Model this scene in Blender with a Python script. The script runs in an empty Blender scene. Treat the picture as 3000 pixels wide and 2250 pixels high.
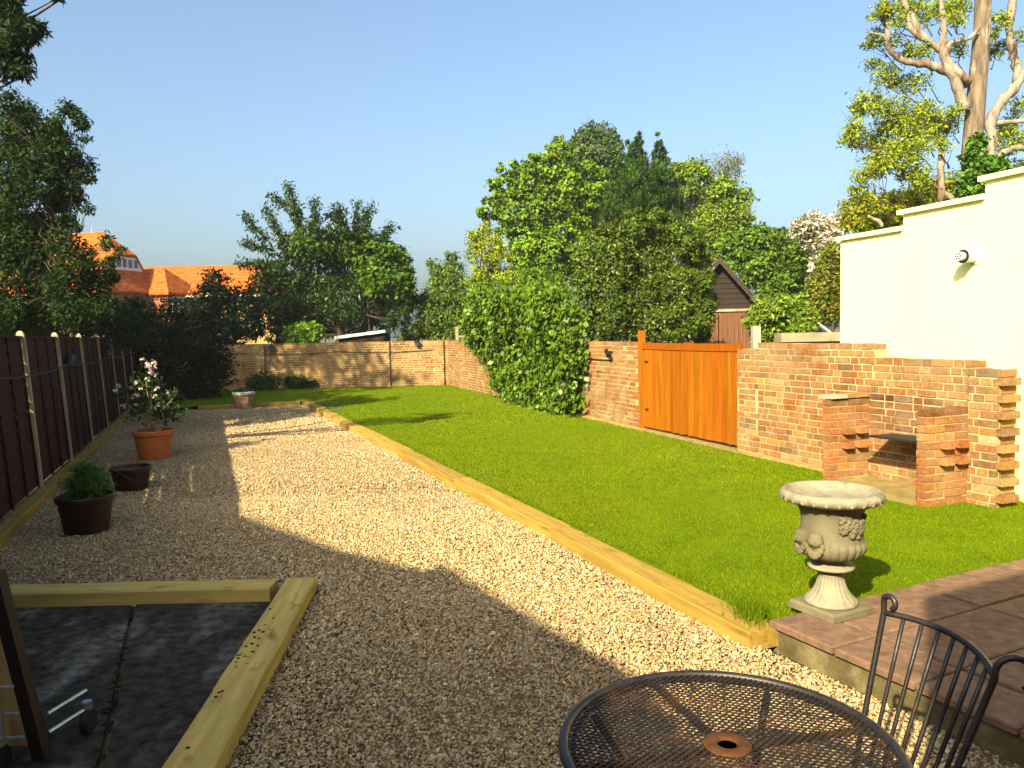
import bpy, math, random
import numpy as np
from mathutils import Vector, Matrix

scene = bpy.context.scene
COL = scene.collection
R_ = math.radians

# ---------------------------------------------------------------- camera
cam_d = bpy.data.cameras.new('camera'); cam = bpy.data.objects.new('camera', cam_d); COL.objects.link(cam)
cam_d.sensor_width = 36.0; cam_d.lens = 36.0 * 1680 / 2212
cam_d.clip_start = 0.05; cam_d.clip_end = 3000
PITCH = math.atan(110 / 1680)
cam.matrix_world = Matrix.Translation((0, 0, 1.65)) @ Matrix.Rotation(math.pi / 2 - PITCH, 4, 'X') @ Matrix.Rotation(-0.02, 4, 'Z')
scene.camera = cam

# ---------------------------------------------------------------- sky, sun, exposure
SUN_EL = R_(32.3)
LDIR = Vector((0.464, 0.886, -0.633)).normalized()
world = bpy.data.worlds.new('World'); scene.world = world; world.use_nodes = True
wn = world.node_tree; bg = wn.nodes['Background']
sky = wn.nodes.new('ShaderNodeTexSky'); sky.sky_type = 'NISHITA'; sky.sun_disc = False
sky.sun_elevation = SUN_EL; sky.sun_rotation = math.atan2(-LDIR.x, -LDIR.y)
sky.altitude = 0; sky.air_density = 1.0; sky.dust_density = 5.2; sky.ozone_density = 2.8
tint = wn.nodes.new('ShaderNodeVectorMath'); tint.operation = 'MULTIPLY'; tint.inputs[1].default_value = (1.01, 1.045, 1.0)   # slightly warm, dusty summer air
wn.links.new(sky.outputs[0], tint.inputs[0]); wn.links.new(tint.outputs[0], bg.inputs[0]); bg.inputs[1].default_value = 0.0915
sun_d = bpy.data.lights.new('sun', 'SUN'); sun_d.energy = 5.0; sun_d.angle = R_(0.5); sun_d.color = (1.0, 0.86, 0.56)
sun = bpy.data.objects.new('sun', sun_d); COL.objects.link(sun)
sun.rotation_euler = LDIR.to_track_quat('-Z', 'Y').to_euler(); sun.location = (-10, -20, 20)
vs = scene.view_settings; vs.view_transform = 'Standard'; vs.look = 'None'; vs.gamma = 1.0; vs.exposure = 1.6
scene.cycles.max_bounces = 6; scene.cycles.diffuse_bounces = 3; scene.cycles.transmission_bounces = 4
scene.cycles.transparent_max_bounces = 8; scene.cycles.use_denoising = True
scene.cycles.sample_clamp_indirect = 4

# ---------------------------------------------------------------- materials
def _nodes(name):
    m = bpy.data.materials.new(name); m.use_nodes = True
    nt = m.node_tree; nt.nodes.clear()
    return m, nt, nt.nodes, nt.links

def pmat(name, col, rough=0.7, nscale=(8, 8, 8), namt=0.25, bump=0.2, bscale=(60, 60, 60), attr=False,
         spec=0.3, metallic=0.0, col2=None, c2scale=3.0, c2lo=0.5, c2hi=0.62, detail=6, bdist=0.01, c2amt=1.0, k=0.74):
    m, nt, N, L = _nodes(name)
    out = N.new('ShaderNodeOutputMaterial'); b = N.new('ShaderNodeBsdfPrincipled')
    b.inputs['Roughness'].default_value = rough; b.inputs['Metallic'].default_value = metallic
    b.inputs['Specular IOR Level'].default_value = spec
    tc = N.new('ShaderNodeTexCoord')
    def noise(scale, det=detail):
        mp = N.new('ShaderNodeMapping'); mp.inputs['Scale'].default_value = scale
        L.new(tc.outputs['Object'], mp.inputs['Vector'])
        n = N.new('ShaderNodeTexNoise'); n.inputs['Scale'].default_value = 1.0; n.inputs['Detail'].default_value = det
        n.inputs['Roughness'].default_value = 0.6
        L.new(mp.outputs[0], n.inputs['Vector']); return n
    if attr:
        a = N.new('ShaderNodeAttribute'); a.attribute_name = 'Col'; src = a.outputs['Color']
    else:
        a = N.new('ShaderNodeRGB'); a.outputs[0].default_value = (*col, 1); src = a.outputs[0]
    if col2 is not None:
        n2 = noise((c2scale,) * 3 if not isinstance(c2scale, tuple) else c2scale)
        r2 = N.new('ShaderNodeMapRange'); r2.inputs[1].default_value = c2lo; r2.inputs[2].default_value = c2hi; r2.inputs[4].default_value = c2amt
        L.new(n2.outputs[0], r2.inputs[0])
        mx = N.new('ShaderNodeMix'); mx.data_type = 'RGBA'; L.new(r2.outputs[0], mx.inputs[0])
        L.new(src, mx.inputs[6]); mx.inputs[7].default_value = (*col2, 1); src = mx.outputs[2]
    n1 = noise(nscale)
    mr = N.new('ShaderNodeMapRange'); mr.inputs[1].default_value = 0.3; mr.inputs[2].default_value = 0.7
    mr.inputs[3].default_value = k * (1 - namt); mr.inputs[4].default_value = k * (1 + namt)
    L.new(n1.outputs[0], mr.inputs[0])
    mu = N.new('ShaderNodeVectorMath'); mu.operation = 'SCALE'; L.new(src, mu.inputs[0]); L.new(mr.outputs[0], mu.inputs['Scale'])
    L.new(mu.outputs[0], b.inputs['Base Color'])
    if bump > 0:
        nb = noise(bscale, 4)
        bp = N.new('ShaderNodeBump'); bp.inputs['Strength'].default_value = bump; bp.inputs['Distance'].default_value = bdist
        L.new(nb.outputs[0], bp.inputs['Height']); L.new(bp.outputs[0], b.inputs['Normal'])
    L.new(b.outputs[0], out.inputs[0])
    return m

def leafmat(name, gloss=0.06, trans=0.35, rough=0.4, tint=(1.15, 1.2, 0.5)):
    m, nt, N, L = _nodes(name)
    out = N.new('ShaderNodeOutputMaterial')
    at_ = N.new('ShaderNodeAttribute'); at_.attribute_name = 'Col'
    a = N.new('ShaderNodeVectorMath'); a.operation = 'SCALE'; a.inputs['Scale'].default_value = 0.76; L.new(at_.outputs[0], a.inputs[0])
    d = N.new('ShaderNodeBsdfDiffuse'); L.new(a.outputs[0], d.inputs[0])
    t = N.new('ShaderNodeBsdfTranslucent')
    mu = N.new('ShaderNodeVectorMath'); mu.operation = 'MULTIPLY'; mu.inputs[1].default_value = tint
    L.new(a.outputs[0], mu.inputs[0]); L.new(mu.outputs[0], t.inputs[0])
    mx = N.new('ShaderNodeMixShader'); mx.inputs[0].default_value = trans
    L.new(d.outputs[0], mx.inputs[1]); L.new(t.outputs[0], mx.inputs[2])
    g = N.new('ShaderNodeBsdfGlossy'); g.inputs['Roughness'].default_value = rough; g.inputs[0].default_value = (1, 1, 1, 1)
    mx2 = N.new('ShaderNodeMixShader'); mx2.inputs[0].default_value = gloss
    L.new(mx.outputs[0], mx2.inputs[1]); L.new(g.outputs[0], mx2.inputs[2])
    L.new(mx2.outputs[0], out.inputs[0])
    return m

M = {}
M['leaf'] = leafmat('leaf', 0.006, 0.2, 0.55); M['gloss_leaf'] = leafmat('glossy_leaf', 0.018, 0.22, 0.42)
M['grass_blade'] = leafmat('grass_blade', 0.003, 0.35, 0.6, (1.1, 1.1, 0.6))
M['petal'] = leafmat('petal', 0.02, 0.3, 0.6, (1, 1, 1))
M['bark'] = pmat('bark', (0.06, 0.042, 0.027), 0.9, (6, 6, 2), 0.4, 0.8, (25, 25, 5), bdist=0.03)
M['robinia_bark'] = pmat('robinia_bark', (0.18, 0.135, 0.09), 0.9, (14, 14, 2.5), 0.6, 1.0, (26, 26, 4), col2=(0.34, 0.27, 0.19), c2scale=(3, 3, 1.2), c2lo=0.56, c2hi=0.62, bdist=0.05)
M['dead_wood'] = pmat('dead_wood', (0.27, 0.225, 0.175), 0.85, (9, 9, 3), 0.4, 1.0, (30, 30, 5), col2=(0.16, 0.1, 0.06), c2scale=(4, 4, 1.5), c2lo=0.52, c2hi=0.6, bdist=0.02)
M['brick'] = pmat('brick', (0.4, 0.16, 0.07), 0.9, (30, 30, 30), 0.3, 0.6, (110, 110, 110), attr=True, spec=0.08, bdist=0.004, col2=(0.38, 0.26, 0.13), c2scale=(2.3, 2.3, 3.2), c2lo=0.36, c2hi=0.7, c2amt=0.65)
M['mortar'] = pmat('mortar', (0.52, 0.395, 0.205), 0.95, (5, 5, 5), 0.25, 0.5, (90, 90, 90), spec=0.1, col2=(0.27, 0.18, 0.075), c2scale=1.5, c2lo=0.5, c2hi=0.7, bdist=0.004)
M['sleeper'] = pmat('sleeper_wood', (0.36, 0.235, 0.045), 0.75, (1.2, 18, 18), 0.28, 0.35, (3, 90, 90), spec=0.1, attr=True, col2=(0.2, 0.11, 0.03), c2scale=(3, 9, 9), c2lo=0.58, c2hi=0.72, bdist=0.004)
M['gravel_base'] = pmat('gravel_base', (0.2, 0.135, 0.065), 0.9, (70, 70, 70), 0.6, 1.0, (90, 90, 90), spec=0.2, bdist=0.02)
M['stone'] = pmat('pebble_stone', (0.4, 0.3, 0.2), 0.65, (60, 60, 60), 0.18, 0.0, attr=True, spec=0.3)
M['lawn'] = pmat('lawn_soil', (0.105, 0.15, 0.002), 0.95, (2.2, 2.2, 2.2), 0.3, 0.6, (160, 160, 160), spec=0.05, col2=(0.15, 0.155, 0.003), c2scale=1.1, c2lo=0.5, c2hi=0.75)
M['earth'] = pmat('earth', (0.09, 0.10, 0.04), 0.95, (1, 1, 1), 0.4, 0.3, (20, 20, 20), spec=0.05)
M['slab'] = pmat('patio_slab', (0.2, 0.115, 0.075), 0.9, (16, 16, 16), 0.35, 0.7, (45, 45, 45), spec=0.2, col2=(0.13, 0.085, 0.045), c2scale=5.5, c2lo=0.5, c2hi=0.7, bdist=0.004)
M['riser'] = pmat('patio_riser', (0.13, 0.105, 0.045), 0.9, (5, 5, 9), 0.35, 0.6, (60, 60, 60), spec=0.1, col2=(0.22, 0.18, 0.085), c2scale=4, c2lo=0.5, c2hi=0.62)
M['joint'] = pmat('joint_moss', (0.05, 0.05, 0.03), 0.95, (9, 9, 9), 0.4, 0.5, (90, 90, 90), spec=0.05)
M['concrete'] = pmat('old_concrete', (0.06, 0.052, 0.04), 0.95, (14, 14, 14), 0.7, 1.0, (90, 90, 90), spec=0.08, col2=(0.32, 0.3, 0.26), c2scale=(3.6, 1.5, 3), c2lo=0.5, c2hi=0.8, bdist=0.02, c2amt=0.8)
M['plinth'] = pmat('mossy_concrete', (0.3, 0.22, 0.075), 0.9, (6, 6, 6), 0.3, 0.5, (70, 70, 70), spec=0.1)
M['cast_stone'] = pmat('cast_stone', (0.185, 0.163, 0.098), 0.85, (14, 14, 14), 0.25, 0.35, (120, 120, 120), spec=0.15, col2=(0.11, 0.095, 0.055), c2scale=7, c2lo=0.5, c2hi=0.68, bdist=0.004)
M['pale_stone'] = pmat('pale_cast_stone', (0.29, 0.26, 0.18), 0.85, (14, 14, 14), 0.2, 0.3, (120, 120, 120), spec=0.1, col2=(0.17, 0.15, 0.095), c2scale=9, c2lo=0.54, c2hi=0.7, bdist=0.004)
M['fence'] = pmat('fence_boards', (0.04, 0.009, 0.005), 0.8, (3, 3, 30), 0.35, 0.3, (8, 8, 90), spec=0.15, bdist=0.004)
M['post'] = pmat('fence_post', (0.36, 0.3, 0.19), 0.85, (9, 9, 3), 0.25, 0.3, (70, 70, 20), spec=0.15)
M['gate'] = pmat('gate_wood', (0.3, 0.09, 0.002), 0.7, (28, 28, 1.2), 0.3, 0.25, (60, 60, 4), attr=True, spec=0.08, c2amt=0.55, col2=(0.45, 0.19, 0.01), c2scale=(30, 30, 1.6), c2lo=0.56, c2hi=0.7, bdist=0.003)
M['render_white'] = pmat('white_render', (0.85, 0.82, 0.365), 0.9, (0.8, 0.8, 0.5), 0.05, k=0.9, bump=0.15, bscale=(120, 120, 120), spec=0.15, bdist=0.003)
M['iron'] = pmat('black_iron', (0.018, 0.014, 0.013), 0.45, (40, 40, 40), 0.4, 0.15, (200, 200, 200), spec=0.5, col2=(0.06, 0.022, 0.01), c2scale=12, c2lo=0.6, c2hi=0.7)
M['mesh_iron'] = pmat('mesh_iron', (0.022, 0.015, 0.01), 0.5, (20, 20, 20), 0.4, 0.0, spec=0.3, col2=(0.07, 0.03, 0.012), c2scale=7, c2lo=0.5, c2hi=0.66)
M['rust'] = pmat('rusty_iron', (0.09, 0.034, 0.009), 0.8, (40, 40, 40), 0.4, 0.3, (150, 150, 150), spec=0.2)
M['steel'] = pmat('galvanised_steel', (0.4, 0.47, 0.5), 0.35, (30, 30, 30), 0.2, 0.0, spec=0.5, metallic=0.8)
M['rubber'] = pmat('black_rubber', (0.012, 0.012, 0.012), 0.7, (30, 30, 30), 0.2, 0.0)
M['darkwood'] = pmat('dark_stained_wood', (0.008, 0.003, 0.0025), 0.6, (20, 20, 2), 0.3, 0.2, (60, 60, 5))
M['terracotta'] = pmat('terracotta', (0.5, 0.14, 0.03), 0.7, (9, 9, 9), 0.15, 0.1, (80, 80, 80), spec=0.25)
M['brown_pot'] = pmat('brown_glazed_pot', (0.022, 0.007, 0.004), 0.45, (9, 9, 9), 0.25, 0.05, spec=0.4)
M['worn_pot'] = pmat('worn_terracotta', (0.45, 0.22, 0.12), 0.8, (12, 12, 12), 0.2, 0.2, (80, 80, 80), col2=(0.55, 0.42, 0.3), c2scale=8)
M['lime_rim'] = pmat('limescaled_rim', (0.62, 0.58, 0.52), 0.85, (20, 20, 20), 0.2, 0.1)
M['soil'] = pmat('soil', (0.03, 0.02, 0.012), 0.95, (40, 40, 40), 0.4, 0.8, (80, 80, 80))
M['roof_tile'] = pmat('roof_tile', (0.42, 0.11, 0.02), 0.85, (2.2, 2.2, 14), 0.55, 0.6, (3, 3, 22), spec=0.1, col2=(0.27, 0.07, 0.018), c2scale=5, c2lo=0.55, c2hi=0.7, bdist=0.05)
M['house_brick'] = pmat('house_brick', (0.3, 0.11, 0.05), 0.9, (6, 6, 14), 0.3, 0.0)
M['yellow_brick'] = pmat('yellow_brick', (0.34, 0.23, 0.07), 0.9, (6, 6, 14), 0.3, 0.0)
M['white_paint'] = pmat('white_paint', (0.75, 0.75, 0.73), 0.5, (6, 6, 6), 0.05, 0.0)
M['glass'] = pmat('window_glass', (0.05, 0.07, 0.09), 0.08, (2, 2, 2), 0.3, 0.0, spec=0.8)
M['shed_dark'] = pmat('shed_dark_boards', (0.02, 0.012, 0.006), 0.85, (4, 4, 25), 0.4, 0.4, (6, 6, 60), bdist=0.01)
M['shed_brown'] = pmat('shed_brown_boards', (0.14, 0.055, 0.02), 0.75, (22, 22, 1.5), 0.35, 0.2, (40, 40, 3), col2=(0.3, 0.2, 0.13), c2scale=(25, 25, 1.2), c2lo=0.66, c2hi=0.72)
M['felt'] = pmat('roof_felt', (0.17, 0.17, 0.17), 0.9, (9, 9, 9), 0.3, 0.3, (60, 60, 60))
M['bark_verge'] = pmat('mossy_verge', (0.05, 0.035, 0.02), 0.95, (14, 14, 14), 0.6, 0.8, (30, 30, 30), bdist=0.03)
M['pale_concrete'] = pmat('pale_concrete', (0.36, 0.34, 0.26), 0.9, (9, 9, 9), 0.15, 0.3, (60, 60, 60))
M['coping_stone'] = pmat('coping_stone', (0.3, 0.25, 0.15), 0.9, (5, 5, 5), 0.25, 0.3, (50, 50, 50))
M['cable'] = pmat('black_cable', (0.01, 0.01, 0.01), 0.6, (5, 5, 5), 0.1, 0.0)
M['soot'] = pmat('sooty_steel', (0.03, 0.035, 0.04), 0.5, (9, 9, 9), 0.4, 0.1, metallic=0.3)
M['post_timber'] = pmat('weathered_timber', (0.36, 0.25, 0.11), 0.85, (9, 9, 3), 0.3, 0.3, (60, 60, 8))

# ---------------------------------------------------------------- mesh helpers
def tag(o, label=None, cat=None, group=None, kind=None):
    if label: o['label'] = label
    if cat: o['category'] = cat
    if group: o['group'] = group
    if kind: o['kind'] = kind
    return o

def empty(name, loc, label, cat, group=None):
    o = bpy.data.objects.new(name, None); COL.objects.link(o); o.location = loc; o.empty_display_size = 0.1
    return tag(o, label, cat, group)

def link(name, V, F, mat, parent=None, colors=None, smooth=False):
    """V (n,3) world coordinates (or local when there is no parent offset), F list of index tuples"""
    V = np.asarray(V, float)
    if parent is not None:
        p = parent; off = Vector((0, 0, 0))
        while p is not None:
            off += p.location; p = p.parent
        V = V - np.array(off)
    me = bpy.data.meshes.new(name)
    if isinstance(F, np.ndarray):
        k = F.shape[1]; n = len(F)
        me.vertices.add(len(V)); me.vertices.foreach_set('co', V.astype(np.float32).ravel())
        me.loops.add(n * k); me.loops.foreach_set('vertex_index', F.astype(np.int32).ravel())
        me.polygons.add(n); me.polygons.foreach_set('loop_start', np.arange(0, n * k, k, dtype=np.int32))
        me.update(calc_edges=True)
    else:
        me.from_pydata([tuple(v) for v in V], [], [tuple(f) for f in F]); me.update()
    if smooth:
        me.polygons.foreach_set('use_smooth', np.ones(len(me.polygons), dtype=bool))
    if colors is not None:
        a = me.color_attributes.new('Col', 'FLOAT_COLOR', 'POINT')
        c = np.ones((len(V), 4), np.float32); c[:, :3] = np.asarray(colors, np.float32)
        a.data.foreach_set('color', c.ravel())
    me.materials.append(mat if not isinstance(mat, str) else M[mat])
    o = bpy.data.objects.new(name, me); COL.objects.link(o)
    if parent is not None: o.parent = parent
    return o

class MB:
    def __init__(s): s.V = []; s.F = []; s.C = []; s.I = []; s.mi = 0
    def add(s, V, F, col=(0.5, 0.5, 0.5)):
        b = len(s.V); s.V += [tuple(v) for v in V]; s.F += [tuple(b + i for i in f) for f in F]
        s.C += [col] * len(V); s.I += [s.mi] * len(F); return s
    def hexa(s, P, col=(0.5, 0.5, 0.5), skip=()):
        """P: 8 points, bottom ring 0-3 ccw seen from above, top ring 4-7"""
        fs = [(3, 2, 1, 0), (4, 5, 6, 7), (0, 1, 5, 4), (1, 2, 6, 5), (2, 3, 7, 6), (3, 0, 4, 7)]
        return s.add(P, [f for i, f in enumerate(fs) if i not in skip], col)
    def box(s, o, ax, ay, az, col=(0.5, 0.5, 0.5), skip=()):
        """corner o and three edge vectors"""
        o, ax, ay, az = (np.array(v, float) for v in (o, ax, ay, az))
        if np.dot(np.cross(ax, ay), az) < 0: o = o + ax; ax = -ax
        return s.hexa([o, o + ax, o + ax + ay, o + ay, o + az, o + ax + az, o + ax + ay + az, o + ay + az], col, skip)
    def cbox(s, c, sx, sy, sz, rz=0.0, col=(0.5, 0.5, 0.5)):
        ca, sa = math.cos(rz), math.sin(rz)
        ax = np.array((ca, sa, 0)) * sx; ay = np.array((-sa, ca, 0)) * sy; az = np.array((0, 0, sz))
        return s.box(np.array(c) - ax / 2 - ay / 2 - az / 2, ax, ay, az, col)
    def tube(s, pts, rad, n=8, col=(0.5, 0.5, 0.5), caps=True):
        pts = [Vector(p) for p in pts]
        if not hasattr(rad, '__len__'): rad = [rad] * len(pts)
        V = []; ref = None
        for i, p in enumerate(pts):
            d = (pts[min(i + 1, len(pts) - 1)] - pts[max(i - 1, 0)])
            d = d.normalized() if d.length > 1e-9 else Vector((0, 0, 1))
            if ref is None:
                ref = Vector((1, 0, 0)) if abs(d.x) < 0.9 else Vector((0, 1, 0))
            u = (ref - d * ref.dot(d))
            u = u.normalized() if u.length > 1e-6 else d.orthogonal().normalized()
            ref = u; w = d.cross(u)
            for k in range(n):
                a = 2 * math.pi * k / n
                V.append(p + (u * math.cos(a) + w * math.sin(a)) * rad[i])
        F = []
        for i in range(len(pts) - 1):
            for k in range(n):
                k2 = (k + 1) % n
                F.append((i * n + k, i * n + k2, (i + 1) * n + k2, (i + 1) * n + k))
        if caps:
            F.append(tuple(range(n - 1, -1, -1))); F.append(tuple((len(pts) - 1) * n + k for k in range(n)))
        return s.add(V, F, col)
    def lathe(s, prof, c=(0, 0, 0), n=32, mod=None, col=(0.5, 0.5, 0.5)):
        """prof: list of (r, z[, key]); mod(angle, index) scales the radius"""
        V = []; F = []
        for i, p in enumerate(prof):
            for k in range(n):
                a = 2 * math.pi * k / n; r = p[0] * (mod(a, i) if mod else 1)
                V.append((c[0] + r * math.cos(a), c[1] + r * math.sin(a), c[2] + p[1]))
        for i in range(len(prof) - 1):
            for k in range(n):
                k2 = (k + 1) % n
                F.append((i * n + k, i * n + k2, (i + 1) * n + k2, (i + 1) * n + k))
        if prof[0][0] > 1e-4: F.append(tuple(range(n - 1, -1, -1)))
        if prof[-1][0] > 1e-4: F.append(tuple((len(prof) - 1) * n + k for k in range(n)))
        return s.add(V, F, col)
    def ball(s, c, r, n=10, m=7, col=(0.5, 0.5, 0.5), squash=(1, 1, 1), mod=None):
        V = []; F = []
        for i in range(m + 1):
            t = math.pi * i / m
            for k in range(n):
                a = 2 * math.pi * k / n; q = r * (mod(a, t) if mod else 1)
                V.append((c[0] + squash[0] * q * math.sin(t) * math.cos(a), c[1] + squash[1] * q * math.sin(t) * math.sin(a), c[2] + squash[2] * q * math.cos(t)))
        for i in range(m):
            for k in range(n):
                k2 = (k + 1) % n
                F.append((i * n + k, (i + 1) * n + k, (i + 1) * n + k2, i * n + k2))
        return s.add(V, F, col)
    def poly(s, P, col=(0.5, 0.5, 0.5)): return s.add(P, [tuple(range(len(P)))], col)
    def slab(s, P, t, col=(0.5, 0.5, 0.5)):
        """polygon P (3-D, planar) thickened by vector t"""
        n = len(P); P = [np.array(p, float) for p in P]; t = np.array(t, float)
        V = P + [p + t for p in P]
        F = [tuple(range(n - 1, -1, -1)), tuple(range(n, 2 * n))] + [(i, (i + 1) % n, n + (i + 1) % n, n + i) for i in range(n)]
        return s.add(V, F, col)
    def build(s, name, mat, parent=None, smooth=False, attr=False):
        mats = mat if isinstance(mat, (list, tuple)) else [mat]
        o = link(name, s.V, s.F, mats[0], parent, s.C if attr else None, smooth)
        for m in mats[1:]: o.data.materials.append(M[m])
        if len(mats) > 1: o.data.polygons.foreach_set('material_index', np.array(s.I, np.int32))
        return o

# ---------------------------------------------------------------- foliage
def unit(v): return v / np.maximum(np.linalg.norm(v, axis=1, keepdims=True), 1e-9)

def leaves(rng, P, nrm, size, aspect, col, var, droop=0.0, dirs=None, hue=0.12):
    """leaf quads (diamonds) at P with rough normals nrm -> V, F, C"""
    n = len(P)
    nr = unit(nrm)
    r = rng.normal(size=(n, 3)); r[:, 2] -= droop
    if dirs is not None: r = r * 0.5 + dirs
    t = unit(r - nr * np.sum(r * nr, axis=1, keepdims=True))
    b = np.cross(nr, t)
    s = size * rng.uniform(0.45, 1.45, (n, 1))
    w = s * aspect * 0.5
    V = np.empty((n, 4, 3))
    V[:, 0] = P; V[:, 1] = P + t * s * 0.45 + b * w + nr * w * 0.25; V[:, 2] = P + t * s; V[:, 3] = P + t * s * 0.45 - b * w + nr * w * 0.25
    F = np.arange(n * 4).reshape(n, 4)
    c = np.array(col)[None, :] * (1 + var * rng.normal(size=(n, 1)))
    c = c * (1 + hue * rng.normal(size=(n, 3)) * np.array([1, 0.4, 0.6]))
    c = np.clip(c, 0.003, 0.9)
    C = np.repeat(c, 4, axis=0)
    return V.reshape(-1, 3), F, C

def crown(name, rng, blobs, n, size, aspect, col, var=0.18, mat='leaf', parent=None, clump=0.3, per=26, droop=0.3,
          up=0.45, out=0.6, shell=0.5, hue=0.12, squash=0.8, wild=0.9, clumpvar=0.16, extra=None, dirs=None, stuff=False):
    B = np.array(blobs, float); w = B[:, 3] ** 2; w = w / w.sum()
    nsub = max(len(B), n // per)
    idx = rng.choice(len(B), nsub, p=w)
    d = unit(rng.normal(size=(nsub, 3)))
    rr = (shell + (1 - shell) * rng.random((nsub, 1)) ** 0.6)
    rr = np.where(rng.random((nsub, 1)) < 0.12, rr * 1.18, rr)
    sc = B[idx, :3] + d * rr * B[idx, 3:4] * np.array([1, 1, 0.95])
    crad = clump * B[idx, 3:4] * rng.uniform(0.6, 1.3, (nsub, 1))
    cb = 1 + clumpvar * rng.normal(size=(nsub, 1))
    k = rng.integers(0, nsub, n)
    P = sc[k] + rng.normal(size=(n, 3)) * crad[k] * np.array([0.75, 0.75, 0.75 * squash])
    if extra is not None:
        P = np.concatenate([P, extra]); dd = np.concatenate([d[k], unit(rng.normal(size=extra.shape))]); cbk = np.concatenate([cb[k], np.ones((len(extra), 1))])
    else:
        dd = d[k]; cbk = cb[k]
    nrm = dd * out + np.array([0, 0, up]) + rng.normal(size=P.shape) * wild
    dr = None if dirs is None else np.array(dirs)[None, :] + np.zeros_like(P)
    V, F, C = leaves(rng, P, nrm, size, aspect, col, var, droop, dr, hue)
    C = np.clip(C * np.repeat(cbk, 4, axis=0), 0.003, 0.9)
    o = link(name, V, F, mat, parent, C)
    return o, sc

def limb_points(a, b, rng, k=5, wob=0.08, sag=0.0):
    a = np.array(a, float); b = np.array(b, float); L = np.linalg.norm(b - a)
    pts = []
    for i in range(k + 1):
        t = i / k; p = a + (b - a) * t
        p = p + rng.normal(size=3) * wob * L * math.sin(math.pi * t) * 0.5; p[2] += sag * L * math.sin(math.pi * t)
        pts.append(p)
    return pts

def skeleton(name, rng, base, top, r0, blobs, parent, mat='bark', nsub=2, fork=0.45, minr=0.012, limb=0.012):
    """tapered trunk with limbs into every blob of the crown"""
    mb = MB(); base = np.array(base, float); top = np.array(top, float)
    tp = limb_points(base, top, rng, 7, 0.05)
    tr = [r0 * (1.25 if i == 0 else 1) * (1 - 0.75 * i / 7) for i in range(8)]
    mb.tube(tp, tr, 8)
    for b in blobs:
        c = np.array(b[:3]); r = b[3]
        t = min(0.95, max(fork, fork + (1 - fork) * (c[2] - base[2] - (top[2] - base[2]) * fork) / max(0.1, (top[2] - base[2])) * 0.7))
        i = int(t * 7); q = tp[i] + (tp[min(i + 1, 7)] - tp[i]) * (t * 7 - i)
        L = np.linalg.norm(c - q); rb = max(minr, min(tr[i] * 0.6, limb * L + 0.012 * r0 / 0.15))
        pts = limb_points(q, c, rng, 5, 0.12, 0.04)
        mb.tube(pts, [rb * (1 - 0.75 * j / 5) for j in range(6)], 6, caps=False)
        for _ in range(nsub):
            e = c + rng.normal(size=3) * r * 0.55
            mb.tube(limb_points(pts[3], e, rng, 3, 0.15), [rb * 0.45, rb * 0.35, rb * 0.25, rb * 0.12], 5, caps=False)
    return mb.build(name, mat, parent, smooth=True)

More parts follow.
